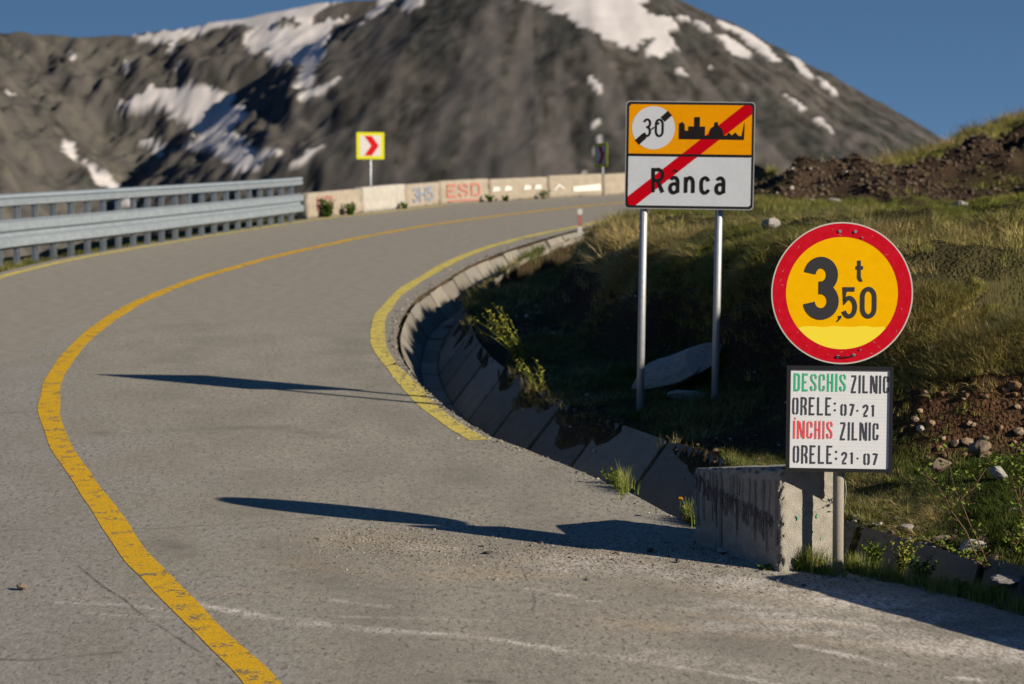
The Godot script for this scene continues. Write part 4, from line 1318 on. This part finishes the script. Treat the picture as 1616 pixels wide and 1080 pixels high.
func build_parapets() -> void:
	# parapet block by the sign, and the one opposite that shades the verge
	var t := thing("parapet_block", P(1.482, -0.045, 12.555), "worn concrete parapet block with dark graffiti behind the weight limit sign", "concrete block")
	t.rotation_degrees = Vector3(0.0, 28.0, 0)
	var b := part(t, "block", rough_box(Vector3(0.42, 0.6, 0.9), Vector3i(30, 40, 60), 0.02, 401, 0.016, 0.09), M.concrete)
	# sprayed scrawl on the road side, green specks on the lit end
	var st := tool()
	var r := RandomNumberGenerator.new()
	r.seed = 77
	for k in 70:
		var u := -0.43 + k * 0.0118 + r.randfn() * 0.006
		var y := 0.535 - 0.0025 * k - absf(r.randfn()) * 0.03
		var l := r.randf_range(0.04, 0.13) + (0.07 if k % 9 == 2 else 0.0)
		var bow := r.randf_range(-0.022, 0.022)
		stroke(st, [Vector2(u, y), Vector2(u + bow, y - l * 0.3), Vector2(u + bow * 0.8, y - l * 0.6), Vector2(u + bow * 0.2, y - l)], r.randf_range(0.003, 0.011), k * 0.00002)
		if k % 6 == 0:
			stroke(st, [Vector2(u, y - l * 0.3), Vector2(u + 0.02, y - l * 0.2), Vector2(u + 0.03, y - l * 0.6)], 0.007, 0.0016)
	var wash := tool()
	for k in 26:
		var u := -0.43 + r.randf() * 0.86
		var y := 0.56 - r.randf() * 0.02
		var l := r.randf_range(0.1, 0.5)
		stroke(wash, [Vector2(u, y), Vector2(u + 0.004, y - l * 0.3), Vector2(u - 0.003, y - l * 0.7), Vector2(u, y - l)], r.randf_range(0.004, 0.02), -0.0012 + k * 0.00003)
	part(b, "runoff_stains", done(wash, false), std(Color(0.19, 0.185, 0.175), 0.95), Vector3(-0.217, 0, 0), Vector3(0, -90, 0)).set_meta("kind", "stuff")
	part(b, "sprayed_scrawl", done(st, false), std(Color(0.085, 0.075, 0.085), 0.9), Vector3(-0.217, 0, 0), Vector3(0, -90, 0))
	st = tool()
	for k in 9:
		var c := Vector2(r.randf_range(-0.1, 0.1), r.randf_range(0.16, 0.42))
		stroke(st, [c, c + Vector2(r.randf_range(-0.012, 0.012), 0.012), c + Vector2(r.randf_range(-0.01, 0.015), 0.026)], r.randf_range(0.004, 0.01), 0.0)
	part(b, "green_specks", done(st, false), std(Color(0.1, 0.3, 0.18), 0.9), Vector3(0, 0, 0.457)).set_meta("kind", "stuff")
	var t2 := thing("parapet_block", P(3.76, pl(10.1) - 0.08, 10.17), "concrete parapet block casting its shadow over the verge at the right edge", "concrete block")
	t2.rotation_degrees = Vector3(4, 35.0, 0)
	part(t2, "block", rough_box(Vector3(0.4, 0.92, 2.4), Vector3i(8, 10, 30), 0.012, 402, 0.022), M.concrete)

func build_marker() -> void:
	var g := ground(1.22, 37.6)
	var t := thing("marker_post", P(1.18, pl(37.4) - 0.25, 37.4), "slim white and red roadside marker post at the bend", "marker post")
	part(t, "shaft", plate(round_rect(0.08, 0.5, 0.01, 2), 0.03, 0.06), std(Color(0.5, 0.48, 0.46), 0.6), Vector3(0, 0.25, 0))
	part(t, "red_band", plate(round_rect(0.084, 0.2, 0.006, 2), 0.033, 0.066), std(Color(0.3, 0.14, 0.13), 0.6), Vector3(0, 0.6, 0))
	part(t, "cap", plate(round_rect(0.08, 0.1, 0.02, 3), 0.03, 0.06), std(Color(0.55, 0.52, 0.5), 0.6), Vector3(0, 0.75, 0))

func build_rocks() -> void:
	# x, d, size, turn, material, lift, label
	var list := [
		[1.42, 18.15, Vector3(0.85, 0.34, 0.6), Vector3(24, 15, 33), "rock", 0.2, "large pale slab of rock leaning behind the town sign posts"],
		[1.42, 17.75, Vector3(0.36, 0.12, 0.25), Vector3(0, 10, 5), "rock", 0.06, "flat pale stone at the foot of the leaning rock slab"],
		[3.02, 13.3, Vector3(0.17, 0.09, 0.11), Vector3(10, -20, -28), "rock", 0.05, "whitish oblong stone on the sunlit bank right of the hours board"],
		[2.72, 13.6, Vector3(0.18, 0.1, 0.14), Vector3(0, 40, 10), "rock_warm", 0.1, "brown boulder on the sunlit bank beside the hours board"],
		[3.05, 14.05, Vector3(0.18, 0.1, 0.15), Vector3(0, 10, 10), "rock_warm", 0.12, "knobbly brown boulder below the turf edge"],
		[2.35, 12.75, Vector3(0.12, 0.05, 0.09), Vector3(0, 30, 0), "rock", 0.02, "thin grey stone on the ditch rim beside the parapet block"],
		[2.5, 12.45, Vector3(0.14, 0.04, 0.1), Vector3(0, 60, 8), "rock_warm", 0.02, "flat tan stone on the ditch rim by the leaning sapling"],
		[2.62, 12.2, Vector3(0.22, 0.1, 0.14), Vector3(0, 20, 0), "rock", 0.03, "grey broken stone under the leaning sapling"],
		[2.72, 11.75, Vector3(0.3, 0.08, 0.18), Vector3(0, -30, 5), "rock", 0.02, "flat grey stone at the end of the ditch"],
		[2.35, 19.6, Vector3(0.22, 0.14, 0.18), Vector3(0, 0, 0), "rock", 0.05, "light stone on the turf edge left of the round sign"],
		[4.35, 20.8, Vector3(0.34, 0.16, 0.24), Vector3(0, 30, 0), "rock", 0.05, "pale stone in the grass right of the round sign"],
		[4.75, 20.6, Vector3(0.18, 0.14, 0.16), Vector3(0, 0, 0), "rock", 0.05, "small white stone in the grass near the right edge"],
		[5.0, 33.4, Vector3(0.3, 0.2, 0.2), Vector3(0, 0, 0), "rock", 0.06, "white stone below the dug earth heaps"],
		[4.6, 33.0, Vector3(0.2, 0.16, 0.2), Vector3(0, 50, 0), "rock", 0.05, "small white stone left below the dug earth heaps"],
		[-0.62, 22.6, Vector3(0.2, 0.12, 0.2), Vector3(0, 10, 0), "rock_warm", -0.36, "tan stone lying in the ditch in the sun"],
		[-0.75, 27.5, Vector3(0.4, 0.2, 0.3), Vector3(0, 10, 0), "rock", -0.34, "grey rock lying deep in the shaded ditch"],
		[-0.3, 20.2, Vector3(0.3, 0.12, 0.2), Vector3(0, 40, 0), "rock_dark", -0.36, "dark clod on the ditch floor"],
		[-0.55, 24.0, Vector3(0.24, 0.1, 0.2), Vector3(0, 0, 0), "rock_dark", -0.36, "dark clod farther up the ditch floor"],
		[-2.66, 11.63, Vector3(0.07, 0.045, 0.05), Vector3(0, 10, 0), "rock_warm", 0.018, "lone tan stone on the asphalt left of the centre line"],
		[0.81, 12.58, Vector3(0.05, 0.03, 0.04), Vector3(0, 10, 0), "rock_dark", 0.012, "dark pebble on the asphalt in front of the parapet shadow"],
		[0.95, 12.3, Vector3(0.045, 0.03, 0.035), Vector3(0, 80, 0), "rock_dark", 0.012, "dark pebble nearer the parapet block on the asphalt"],
		[-0.14, 12.53, Vector3(0.06, 0.022, 0.045), Vector3(0, 10, 0), "rock_dark", 0.01, "dark flat pebble on the gravelly strip of the road"],
		[1.24, 12.55, Vector3(0.11, 0.04, 0.07), Vector3(0, 10, 0), "rock", 0.015, "grey stone at the foot of the parapet block"],
		[2.705, 11.3, Vector3(0.14, 0.2, 0.14), Vector3(0, 10, 0), "rock_dark", 0.06, "dark rounded stone at the right edge of the verge"],
	]
	var k := 500
	for a in list:
		k += 1
		var g := ground(a[0], a[1]).x
		if ground(a[0], a[1]).w < 0.0:
			g = pl(a[1])
		var o := part(self, "stone" if a[2].x < 0.3 else "rock", rock_mesh(a[2], k, 14), M[a[4]], P(a[0], g + a[5], a[1]), a[3])
		tag(o, a[6], "rock")

func build_plants() -> void:
	# leaning sapling by the ditch and a second one at the right edge
	var r := RandomNumberGenerator.new()
	for a in [[2.69, 11.95, 0, "leaning leafy sapling by the ditch at the lower right"], [2.92, 12.1, 1, "upright leafy sapling at the right edge"]]:
		r.seed = 900 + a[2]
		var y := pl(a[1]) + 0.0
		var t := thing("sapling", P(a[0], y, a[1]), a[3], "sapling", "saplings by the ditch")
		var ss := tool()
		var sl := tool()
		var mains := [[Vector3(-0.04, 0.0, 0), Vector3(-0.17, 0.25, 0.02), Vector3(-0.28, 0.44, 0.0), Vector3(-0.4, 0.6, 0.0)], [Vector3(0.0, 0.0, 0), Vector3(-0.1, 0.22, -0.03), Vector3(-0.22, 0.48, -0.03), Vector3(-0.25, 0.7, -0.05)], [Vector3(0, 0, 0.02), Vector3(-0.12, 0.1, 0.05), Vector3(-0.25, 0.14, 0.06), Vector3(-0.36, 0.2, 0.05)], [Vector3(0, 0, 0), Vector3(0.1, 0.14, 0), Vector3(0.16, 0.26, 0), Vector3(0.2, 0.42, 0)], [Vector3(-0.2, 0.42, 0), Vector3(-0.12, 0.5, 0), Vector3(-0.06, 0.6, 0), Vector3(-0.03, 0.66, 0)]]
		for m in mains:
			var pts := PackedVector3Array()
			for i in 10:
				var f := i / 9.0 * 3.0
				var j := mini(int(f), 2)
				var q: Vector3 = m[j].lerp(m[j + 1], f - j)
				if a[2]:
					q.x = q.x * 0.35 + 0.02
				pts.append(q + Vector3(r.randfn(), r.randfn(), r.randfn()) * 0.004)
			tube(ss, pts, 0.0055, 0.002, 5)
			for i in range(2, 10):
				for b in r.randi_range(2, 5):
					var an := r.randf() * TAU
					var dir := Vector3(cos(an), r.randf_range(-0.1, 0.9), sin(an)).normalized()
					var len := r.randf_range(0.03, 0.1)
					var e := pts[i] + dir * len
					tube(ss, PackedVector3Array([pts[i], pts[i].lerp(e, 0.5) + Vector3.UP * 0.006, e]), 0.002, 0.001, 3)
					for l in 3:
						var an2 := r.randf() * TAU
						leaf(sl, pts[i].lerp(e, r.randf_range(0.4, 1.0)), Vector3(cos(an2), r.randf_range(0.0, 1.0), sin(an2)).normalized(), r.randf_range(0.018, 0.034), r)
		part(t, "branches", done(ss), M.stem)
		part(t, "leaves", done(sl, false), M.leaf)
	# x, d, tall, stems, leaf, per, lean, material, label
	var list := [
		[2.08, 12.3, 0.2, 12, 0.03, 22, Vector3(0, 0, 0), "leaf", "leafy weed just right of the sign post"],
		[2.2, 12.1, 0.26, 10, 0.03, 22, Vector3(0.2, 0, 0), "leaf_yellow", "yellowish leafy weed on the ditch edge right of the sign post"],
		[2.25, 11.8, 0.2, 14, 0.028, 22, Vector3(0, 0, 0), "leaf_dark", "dark leafy weed farther right on the ditch edge"],
		[2.42, 11.55, 0.14, 16, 0.024, 18, Vector3(0, 0, 0), "leaf_dark", "low weed near the end of the ditch"],
		[2.6, 11.4, 0.13, 18, 0.024, 18, Vector3(0, 0, 0), "leaf", "low green weed below the leaning sapling"],
		[1.62, 12.12, 0.1, 10, 0.05, 6, Vector3(0, 0, 0), "leaf", "broad leafed weed at the lit end of the parapet block"],
		[1.44, 12.14, 0.08, 8, 0.045, 6, Vector3(0, 0, 0), "leaf_dark", "small weed at the corner of the parapet block"],
		[0.68, 14.75, 0.2, 6, 0.035, 9, Vector3(0, 0, 0), "leaf", "small green weed in the ditch joint left of the parapet block"],
		[1.12, 13.5, 0.14, 8, 0.035, 8, Vector3(0, 0, 0), "leaf", "tuft of weed at the far end of the parapet block"],
		[0.1, 20.3, 0.5, 14, 0.034, 15, Vector3(-0.6, 0, 0.1), "leaf_yellow", "yellow green shrub hanging over the ditch"],
		[-0.02, 21.6, 0.5, 14, 0.034, 15, Vector3(-0.45, 0, 0.3), "leaf_yellow", "farthest yellow green shrub hanging over the ditch"],
		[0.25, 18.5, 0.4, 11, 0.034, 13, Vector3(-0.4, 0, 0.2), "leaf_yellow", "smaller yellow green shrub hanging over the ditch nearer the town sign"],
		[-3.75, 43.9, 0.42, 22, 0.09, 14, Vector3(0, 0, 0), "leaf_dark", "bushy weed at the foot of the first concrete barrier"],
		[-3.35, 44.6, 0.3, 16, 0.08, 12, Vector3(0, 0, 0), "leaf_dark", "lower weed at the foot of the first concrete barrier"],
		[-2.35, 46.85, 0.2, 12, 0.07, 10, Vector3(0, 0, 0), "leaf_dark", "small weed at the foot of the second concrete barrier"],
		[-0.5, 49.45, 0.2, 14, 0.07, 10, Vector3(0, 0, 0), "leaf_dark", "weed below the red graffiti"],
		[-0.15, 49.8, 0.18, 14, 0.07, 10, Vector3(0, 0, 0), "leaf_dark", "weed just right of the red graffiti"],
		[0.75, 50.8, 0.3, 10, 0.07, 8, Vector3(0, 0, 0), "leaf_dark", "weed below the white paint marks"],
	]
	var k := 600
	for a in list:
		k += 1
		var g := ground(a[0], a[1])
		var y := g.x if g.w >= 0.0 else pl(a[1]) - 0.03
		plant(P(a[0], y, a[1]), a[8], "plant" if a[2] < 0.4 else "shrub", "weed" if a[2] < 0.4 else "shrub", a[2], a[3], a[4], a[5], k, a[6], M[a[7]], M.stem_green, "weeds along the road edge")
	# dandelion by the parapet block
	var t := thing("dandelion", P(1.06, pl(13.5), 13.5), "single yellow dandelion in flower left of the parapet block", "flower")
	var st := tool()
	tube(st, PackedVector3Array([Vector3.ZERO, Vector3(-0.005, 0.06, 0), Vector3(0, 0.13, 0)]), 0.002, 0.0017, 5)
	part(t, "stalk", done(st), M.stem_green)
	st = tool()
	for j in 3:
		for i in 16:
			var an := TAU * i / 16.0 + j * 0.2
			var e := Vector3(cos(an), 0.25 + 0.5 * j, sin(an)) * (0.021 - 0.005 * j)
			var w := Vector3(-sin(an), 0, cos(an)) * 0.004
			quad(st, Vector3.ZERO, e - w, e * 1.1, e + w)
	part(t, "petals", done(st, false), std(Color(0.75, 0.42, 0.005), 0.6), Vector3(0, 0.13, 0))

func scatter(called: String, mesh: Mesh, m: Material, xf: Array, cols: Array, label: String, category: String) -> void:
	var mm := MultiMesh.new()
	mm.transform_format = MultiMesh.TRANSFORM_3D
	mm.use_colors = true
	mm.mesh = mesh
	mm.instance_count = xf.size()
	for i in xf.size():
		mm.set_instance_transform(i, xf[i])
		mm.set_instance_color(i, cols[i])
	var o := MultiMeshInstance3D.new()
	o.name = numbered(called)
	o.multimesh = mm
	o.material_override = m
	add_child(o)
	tag(o, label, category)
	o.set_meta("kind", "stuff")

func build_grass() -> void:
	var r := RandomNumberGenerator.new()
	r.seed = 21
	var green := Color(0.185, 0.205, 0.05)
	var deep := Color(0.075, 0.11, 0.025)
	var straw := Color(0.46, 0.365, 0.165)
	var xf := [[], [], []]
	var cl := [[], [], []]
	# x range as share of d, count, d range, size
	for z in [[9.5, 15.5, 0.10, 0.27, 40000, 0.5], [15.5, 22.0, 0.0, 0.27, 26000, 0.58], [22.0, 34.0, -0.02, 0.27, 30000, 0.8], [34.0, 66.0, 0.02, 0.28, 30000, 1.3]]:
		for i in z[4]:
			var d: float = lerpf(z[0], z[1], sqrt(r.randf()))
			var x := d * r.randf_range(z[2], z[3])
			var g := ground(x, d)
			if g.w < 0.02 or g.z < -50.0:
				continue
			var patch := n_mid.get_noise_2d(x * 45.0 + 33.0, d * 45.0)
			var dry := n_mid.get_noise_2d(x * 22.0 - 50.0, d * 14.0)
			var keep := 1.0
			var long := 1.0
			if g.z < 0.1:
				keep = clampf(0.55 + patch * 2.4, 0.2, 0.95)
				if g.w < 0.2:
					keep = maxf(keep, 0.7)
			elif g.z < 0.45:
				keep = 0.22 + 0.5 * patch
			elif g.z < 1.2:
				keep = 1.0
				long = 1.25
			if g.y > 0.5 and g.z > 0.7:
				keep = 0.06
			if d < 15.2 and x > 2.75 and g.z > -0.25 and g.z < 0.5:
				keep *= 0.25
			if r.randf() > keep:
				continue
			var c := green.lerp(straw, clampf(0.26 + dry * 1.5 + r.randfn() * 0.22 + (0.25 if long > 1.0 else 0.0), 0.0, 1.0))
			if g.z < 0.3:
				c = deep.lerp(straw, clampf(0.12 + dry * 1.1 + r.randfn() * 0.2, 0.0, 1.0))
			var s: float = z[5] * r.randf_range(0.5, 1.3) * clampf(0.95 + 1.1 * patch + 0.6 * dry, 0.7, 1.7) * long
			if g.z > 1.2 and patch + 0.6 * dry < -0.12:
				s *= r.randf_range(0.45, 0.8)
				c = c.lerp(Color(0.12, 0.095, 0.05), r.randf_range(0.2, 0.8))
			var b := Basis(Vector3.UP, r.randf() * TAU).scaled(Vector3(s, s * r.randf_range(0.7, 1.2), s))
			if long > 1.0:
				b = Basis(Vector3(0.3, 0, 0.9).normalized(), r.randf_range(0.1, 0.9)) * b
			var k := 2 if long > 1.0 else (1 if dry > 0.1 else 0)
			xf[k].append(Transform3D(b, P(x, g.x - 0.012, d)))
			cl[k].append(c * r.randf_range(0.6, 1.35))
	# verge along the guardrail and barriers
	var vx := []
	var vc := []
	for i in 5200:
		var path := L_C
		var f := r.randf() * (path.size() - 1)
		var p := path[int(f)].lerp(path[mini(int(f) + 1, path.size() - 1)], f - int(f))
		if p.y < 26.0 or p.y > 53.0:
			continue
		var tt := (path[mini(int(f) + 1, path.size() - 1)] - path[int(f)]).normalized()
		var o := r.randf_range(0.03, 0.75)
		if n_mid.get_noise_2d(p.x * 60.0, p.y * 60.0) < -0.12:
			continue
		p -= Vector2(tt.y, -tt.x) * o
		var s := r.randf_range(0.5, 1.0)
		vx.append(Transform3D(Basis(Vector3.UP, r.randf() * TAU).scaled(Vector3(s, s * 0.7, s)), P(p.x, pl(p.y) - 0.06, p.y)))
		vc.append(deep.lerp(straw, clampf(r.randfn() * 0.2 + 0.15, 0.0, 1.0)))
	scatter("grass", grass_mesh(16, 0.14, 0.008, 0.09, 1, 0.7), M.grass, xf[0], cl[0], "short green grass growing over the bank", "grass")
	scatter("dry_grass", grass_mesh(18, 0.16, 0.007, 0.08, 2, 1.0), M.grass, xf[1], cl[1], "straw coloured dry grass among the green", "grass")
	scatter("tussock_grass", grass_mesh(22, 0.17, 0.005, 0.05, 3, 1.0, 4), M.grass, xf[2], cl[2], "long tussock grass hanging over the cut edge of the bank", "grass")
	# long straw lying over in tussocks
	var lx := []
	var lc := []
	for i in 4200:
		var d := lerpf(12.6, 26.0, pow(r.randf(), 1.3))
		var x := d * r.randf_range(0.02, 0.27)
		var g := ground(x, d)
		if g.w < 0.05 or (g.y > 0.6 and g.z > 0.6) or (g.z > 0.1 and g.z < 0.35):
			continue
		if n_mid.get_noise_2d(x * 30.0 + 400.0, d * 30.0) < (0.02 if g.z > 0.3 else 0.2):
			continue
		var s := r.randf_range(0.35, 0.85) * (1.0 if g.z > 0.3 else 0.7)
		lx.append(Transform3D(Basis(Vector3(0.5, 0, 0.85).normalized(), r.randf_range(0.2, 1.0)) * Basis(Vector3.UP, r.randf() * TAU).scaled(Vector3(s, s * 0.75, s)), P(x, g.x - 0.01, d)))
		lc.append(straw.lerp(green, clampf(0.25 + r.randfn() * 0.3, 0.0, 1.0)) * r.randf_range(0.75, 1.25))
	scatter("straw_tussocks", grass_mesh(26, 0.32, 0.0045, 0.05, 6, 1.5, 5), M.grass, lx, lc, "long pale straw bent over in tussocks on the bank", "grass")
	scatter("verge_grass", grass_mesh(16, 0.16, 0.008, 0.08, 4, 0.4), M.grass, vx, vc, "low grass along the foot of the guardrail and barriers", "grass")
	# grass at the foot of the sign and the parapet block
	var fx := []
	var fc := []
	for a in [[1.66, 12.12, 0.12, 0.04, 170], [1.93, 12.06, 0.05, 0.04, 60], [2.06, 11.9, 0.1, 0.06, 90], [2.3, 11.62, 0.1, 0.08, 70], [2.5, 11.42, 0.1, 0.08, 90], [2.7, 11.1, 0.1, 0.08, 90], [1.15, 13.4, 0.06, 0.08, 50], [0.75, 14.55, 0.05, 0.15, 40]]:
		for i in a[4]:
			var x: float = a[0] + r.randfn() * a[2] * 0.6
			var d: float = a[1] + r.randfn() * a[3] * 0.7 - (x - a[0]) * 0.9
			var s := r.randf_range(0.4, 0.9) * (1.35 if a[0] < 1.7 else 1.0)
			fx.append(Transform3D(Basis(Vector3.UP, r.randf() * TAU).scaled(Vector3(s * 0.8, s, s * 0.8)), P(x, pl(d) - 0.005, d)))
			fc.append(Color(0.16, 0.22, 0.04).lerp(straw, clampf(r.randfn() * 0.22 + 0.12, 0.0, 0.8)))
	var jp := even(catmull(E_PTS, 10), 0.27)
	for i in range(0, jp.size() - 5, 4):
		var q := jp[i]
		if q.y < 11.5 or q.y > 33.0:
			continue
		var t := (jp[i + 1] - jp[i]).normalized()
		for k in 16:
			var u := lerpf(0.56, 1.03, pow(r.randf(), 1.3 if i % 8 else 0.6)) * ditch_w(q.y)
			if k > 9 and i % 12:
				continue
			var p := q + Vector2(t.y, -t.x) * u + t * r.randfn() * 0.012
			var y := pl(p.y) + lerpf(-0.365, 0.1, clampf((u / ditch_w(q.y) - 0.55) / 0.45, 0.0, 1.0)) - 0.02
			var s := r.randf_range(0.25, 0.6)
			fx.append(Transform3D(Basis(Vector3.UP, r.randf() * TAU).scaled(Vector3(s, s * 0.8, s)), P(p.x, y, p.y)))
			fc.append(Color(0.07, 0.09, 0.022).lerp(straw, clampf(r.randfn() * 0.25 + 0.2, 0.0, 0.8)))
	scatter("roadside_grass", grass_mesh(9, 0.17, 0.006, 0.03, 5, 0.5), M.grass, fx, fc, "grass tufts by the round sign and in the ditch joints", "grass")

func build_gravel() -> void:
	var r := RandomNumberGenerator.new()
	r.seed = 31
	var xf := []
	var cl := []
	for i in 12000:
		var x := 0.0
		var d := 0.0
		var s := 0.0
		var kind := r.randf()
		if kind < 0.42:
			var f := r.randf()
			x = lerpf(-1.1, 1.9, f) + r.randfn() * 0.15
			d = lerpf(12.95, 12.1, f) + r.randfn() * 0.32
			s = r.randf_range(0.0025, 0.008)
		elif kind < 0.75:
			x = r.randf_range(-3.0, 2.8)
			d = r.randf_range(9.6, 14.5)
			s = r.randf_range(0.0015, 0.004)
		else:
			var f := r.randf() * (E_C.size() - 1)
			var p := E_C[int(f)].lerp(E_C[mini(int(f) + 1, E_C.size() - 1)], f - int(f))
			if p.y < 11.8 or p.y > 36.0:
				continue
			x = p.x - absf(r.randfn()) * 0.09
			d = p.y
			s = r.randf_range(0.003, 0.01) * (1.0 if d < 16.0 else 1.6)
		if r.randf() > 0.985:
			s *= 2.5
		var e := side(E_C, Vector2(x, d))
		if e.x > -0.01:
			continue
		xf.append(Transform3D(Basis.from_euler(Vector3(r.randf() * TAU, r.randf() * TAU, 0)).scaled(Vector3(s, s * 0.6, s)) , P(x, road_y(x, d) + s * 0.1, d)))
		var t := r.randf()
		cl.append((Color(0.26, 0.23, 0.185) if t < 0.55 else (Color(0.1, 0.092, 0.085) if t < 0.93 else Color(0.42, 0.39, 0.35))) * r.randf_range(0.7, 1.2))
	scatter("gravel", rock_mesh(Vector3(2, 2, 2), 700, 6), M.gravel, xf, cl, "loose gravel and grit strewn over the asphalt", "gravel")
	# clods and stones on the soil faces and the dug heaps
	xf = []
	cl = []
	for i in 9000:
		var d := 0.0
		var x := 0.0
		var s := 0.0
		if i % 3 == 0:
			var m = MOUNDS[r.randi() % MOUNDS.size()]
			x = m[0] + r.randfn() * m[2] * 0.8
			d = m[1] + r.randfn() * m[2] * 0.8
			s = r.randf_range(0.015, 0.07)
		else:
			d = lerpf(11.5, 30.0, pow(r.randf(), 1.4))
			x = d * r.randf_range(0.0, 0.26)
			s = r.randf_range(0.008, 0.032)
		var g := ground(x, d)
		if g.w < 0.0 or (g.y < 0.45 and (i % 11 or g.z < 0.8)) or (i % 3 and g.z > 0.8 and i % 11):
			continue
		xf.append(Transform3D(Basis.from_euler(Vector3(r.randf() * TAU, r.randf() * TAU, 0)).scaled(Vector3(s, s * 0.7, s)), P(x, g.x + s * 0.2, d)))
		var c := Color(0.06, 0.042, 0.03).lerp(Color(0.12, 0.09, 0.065), r.randf())
		if x > 2.6 and d < 15.5:
			xf[xf.size() - 1] = xf[xf.size() - 1].scaled_local(Vector3.ONE * r.randf_range(1.0, 2.4))
			c = Color(0.19, 0.11, 0.06).lerp(Color(0.3, 0.23, 0.16), r.randf())
		if r.randf() > (0.93 if g.z < 0.8 and d > 15.0 else 0.97):
			c = Color(0.38, 0.36, 0.32)
		cl.append(c)
	# broken stone along the rim of the ditch
	for i in 420:
		var f := lerpf(10.9, 13.2, r.randf())
		var near := Vector2(lerpf(2.75, 1.3, (f - 10.9) / 2.3), f)
		var x := near.x + ditch_w(f) * 0.9 + r.randfn() * 0.07
		var d := near.y + 0.25 + r.randfn() * 0.1
		var g := ground(x, d)
		if g.w < 0.0:
			continue
		var s := r.randf_range(0.008, 0.03)
		xf.append(Transform3D(Basis.from_euler(Vector3(r.randf() * 0.6, r.randf() * TAU, 0)).scaled(Vector3(s * 1.3, s * 0.6, s)), P(x, g.x + s * 0.15, d)))
		cl.append(Color(0.24, 0.22, 0.19) * r.randf_range(0.6, 1.5))
	scatter("soil_clods", rock_mesh(Vector3(2, 2, 2), 701, 7), M.gravel, xf, cl, "clods and stones crumbling from the bare soil of the bank", "soil")

func _ready() -> void:
	# ---- camera, sky, sun, exposure
	var cam := Camera3D.new()
	cam.name = "camera"
	add_child(cam)
	cam.position = Vector3(0, 1.686, 0)
	cam.rotation.x = -atan(110.0 / 3400.0)
	cam.fov = rad_to_deg(2.0 * atan(540.0 / 3400.0))
	cam.near = 0.1
	cam.far = 9000.0
	cam.current = true
	var lens := CameraAttributesPhysical.new()
	lens.frustum_focal_length = 75.55
	lens.frustum_focus_distance = 12.3
	lens.frustum_near = 0.1
	lens.frustum_far = 9000.0
	lens.exposure_aperture = 3.1
	cam.attributes = lens
	var env := Environment.new()
	env.background_mode = Environment.BG_SKY
	var sm := ProceduralSkyMaterial.new()
	sm.sky_top_color = Color(0.016, 0.052, 0.135).linear_to_srgb()
	sm.sky_horizon_color = Color(0.098, 0.19, 0.32).linear_to_srgb()
	sm.sky_curve = 0.09
	sm.ground_bottom_color = Color(0.05, 0.05, 0.045).linear_to_srgb()
	sm.ground_horizon_color = Color(0.1, 0.13, 0.17).linear_to_srgb()
	sm.sun_angle_max = 2.0
	env.sky = Sky.new()
	env.sky.sky_material = sm
	env.tonemap_mode = Environment.TONE_MAPPER_LINEAR
	env.tonemap_exposure = 1.4
	env.sdfgi_enabled = true
	env.ssao_enabled = true
	env.ssil_enabled = true
	var we := WorldEnvironment.new()
	we.environment = env
	add_child(we)
	var sun := DirectionalLight3D.new()
	sun.name = "sun"
	add_child(sun)
	sun.look_at_from_position(Vector3.ZERO, Vector3(-0.79, -0.379, -0.481))
	sun.light_energy = 1.6
	sun.light_color = Color(1.0, 0.945, 0.86)
	sun.light_angular_distance = 0.5
	sun.shadow_enabled = true
	# ---- setting
	rng.seed = 1
	setup_noise()
	materials()
	print("materials ", Time.get_ticks_msec())
	build_mountain()
	print("mountain ", Time.get_ticks_msec())
	build_ground()
	print("ground ", Time.get_ticks_msec())
	build_road()
	build_ditch()
	# ---- things
	build_weight_sign()
	build_town_sign()
	build_parapets()
	build_guardrail()
	build_barriers()
	chevron_sign(P(-3.17, pl(48.3) - 0.2, 48.3), 8.0, 1.22, "yellow bordered chevron sign with red arrow above the concrete barriers")
	chevron_sign(P(2.24, pl(54.0) - 0.2, 54.0), -62.0, 0.82, "shaded chevron sign turned away, just left of the town sign")
	build_marker()
	build_rocks()
	build_plants()
	print("things ", Time.get_ticks_msec())
	build_grass()
	build_gravel()
	print("done ", Time.get_ticks_msec())
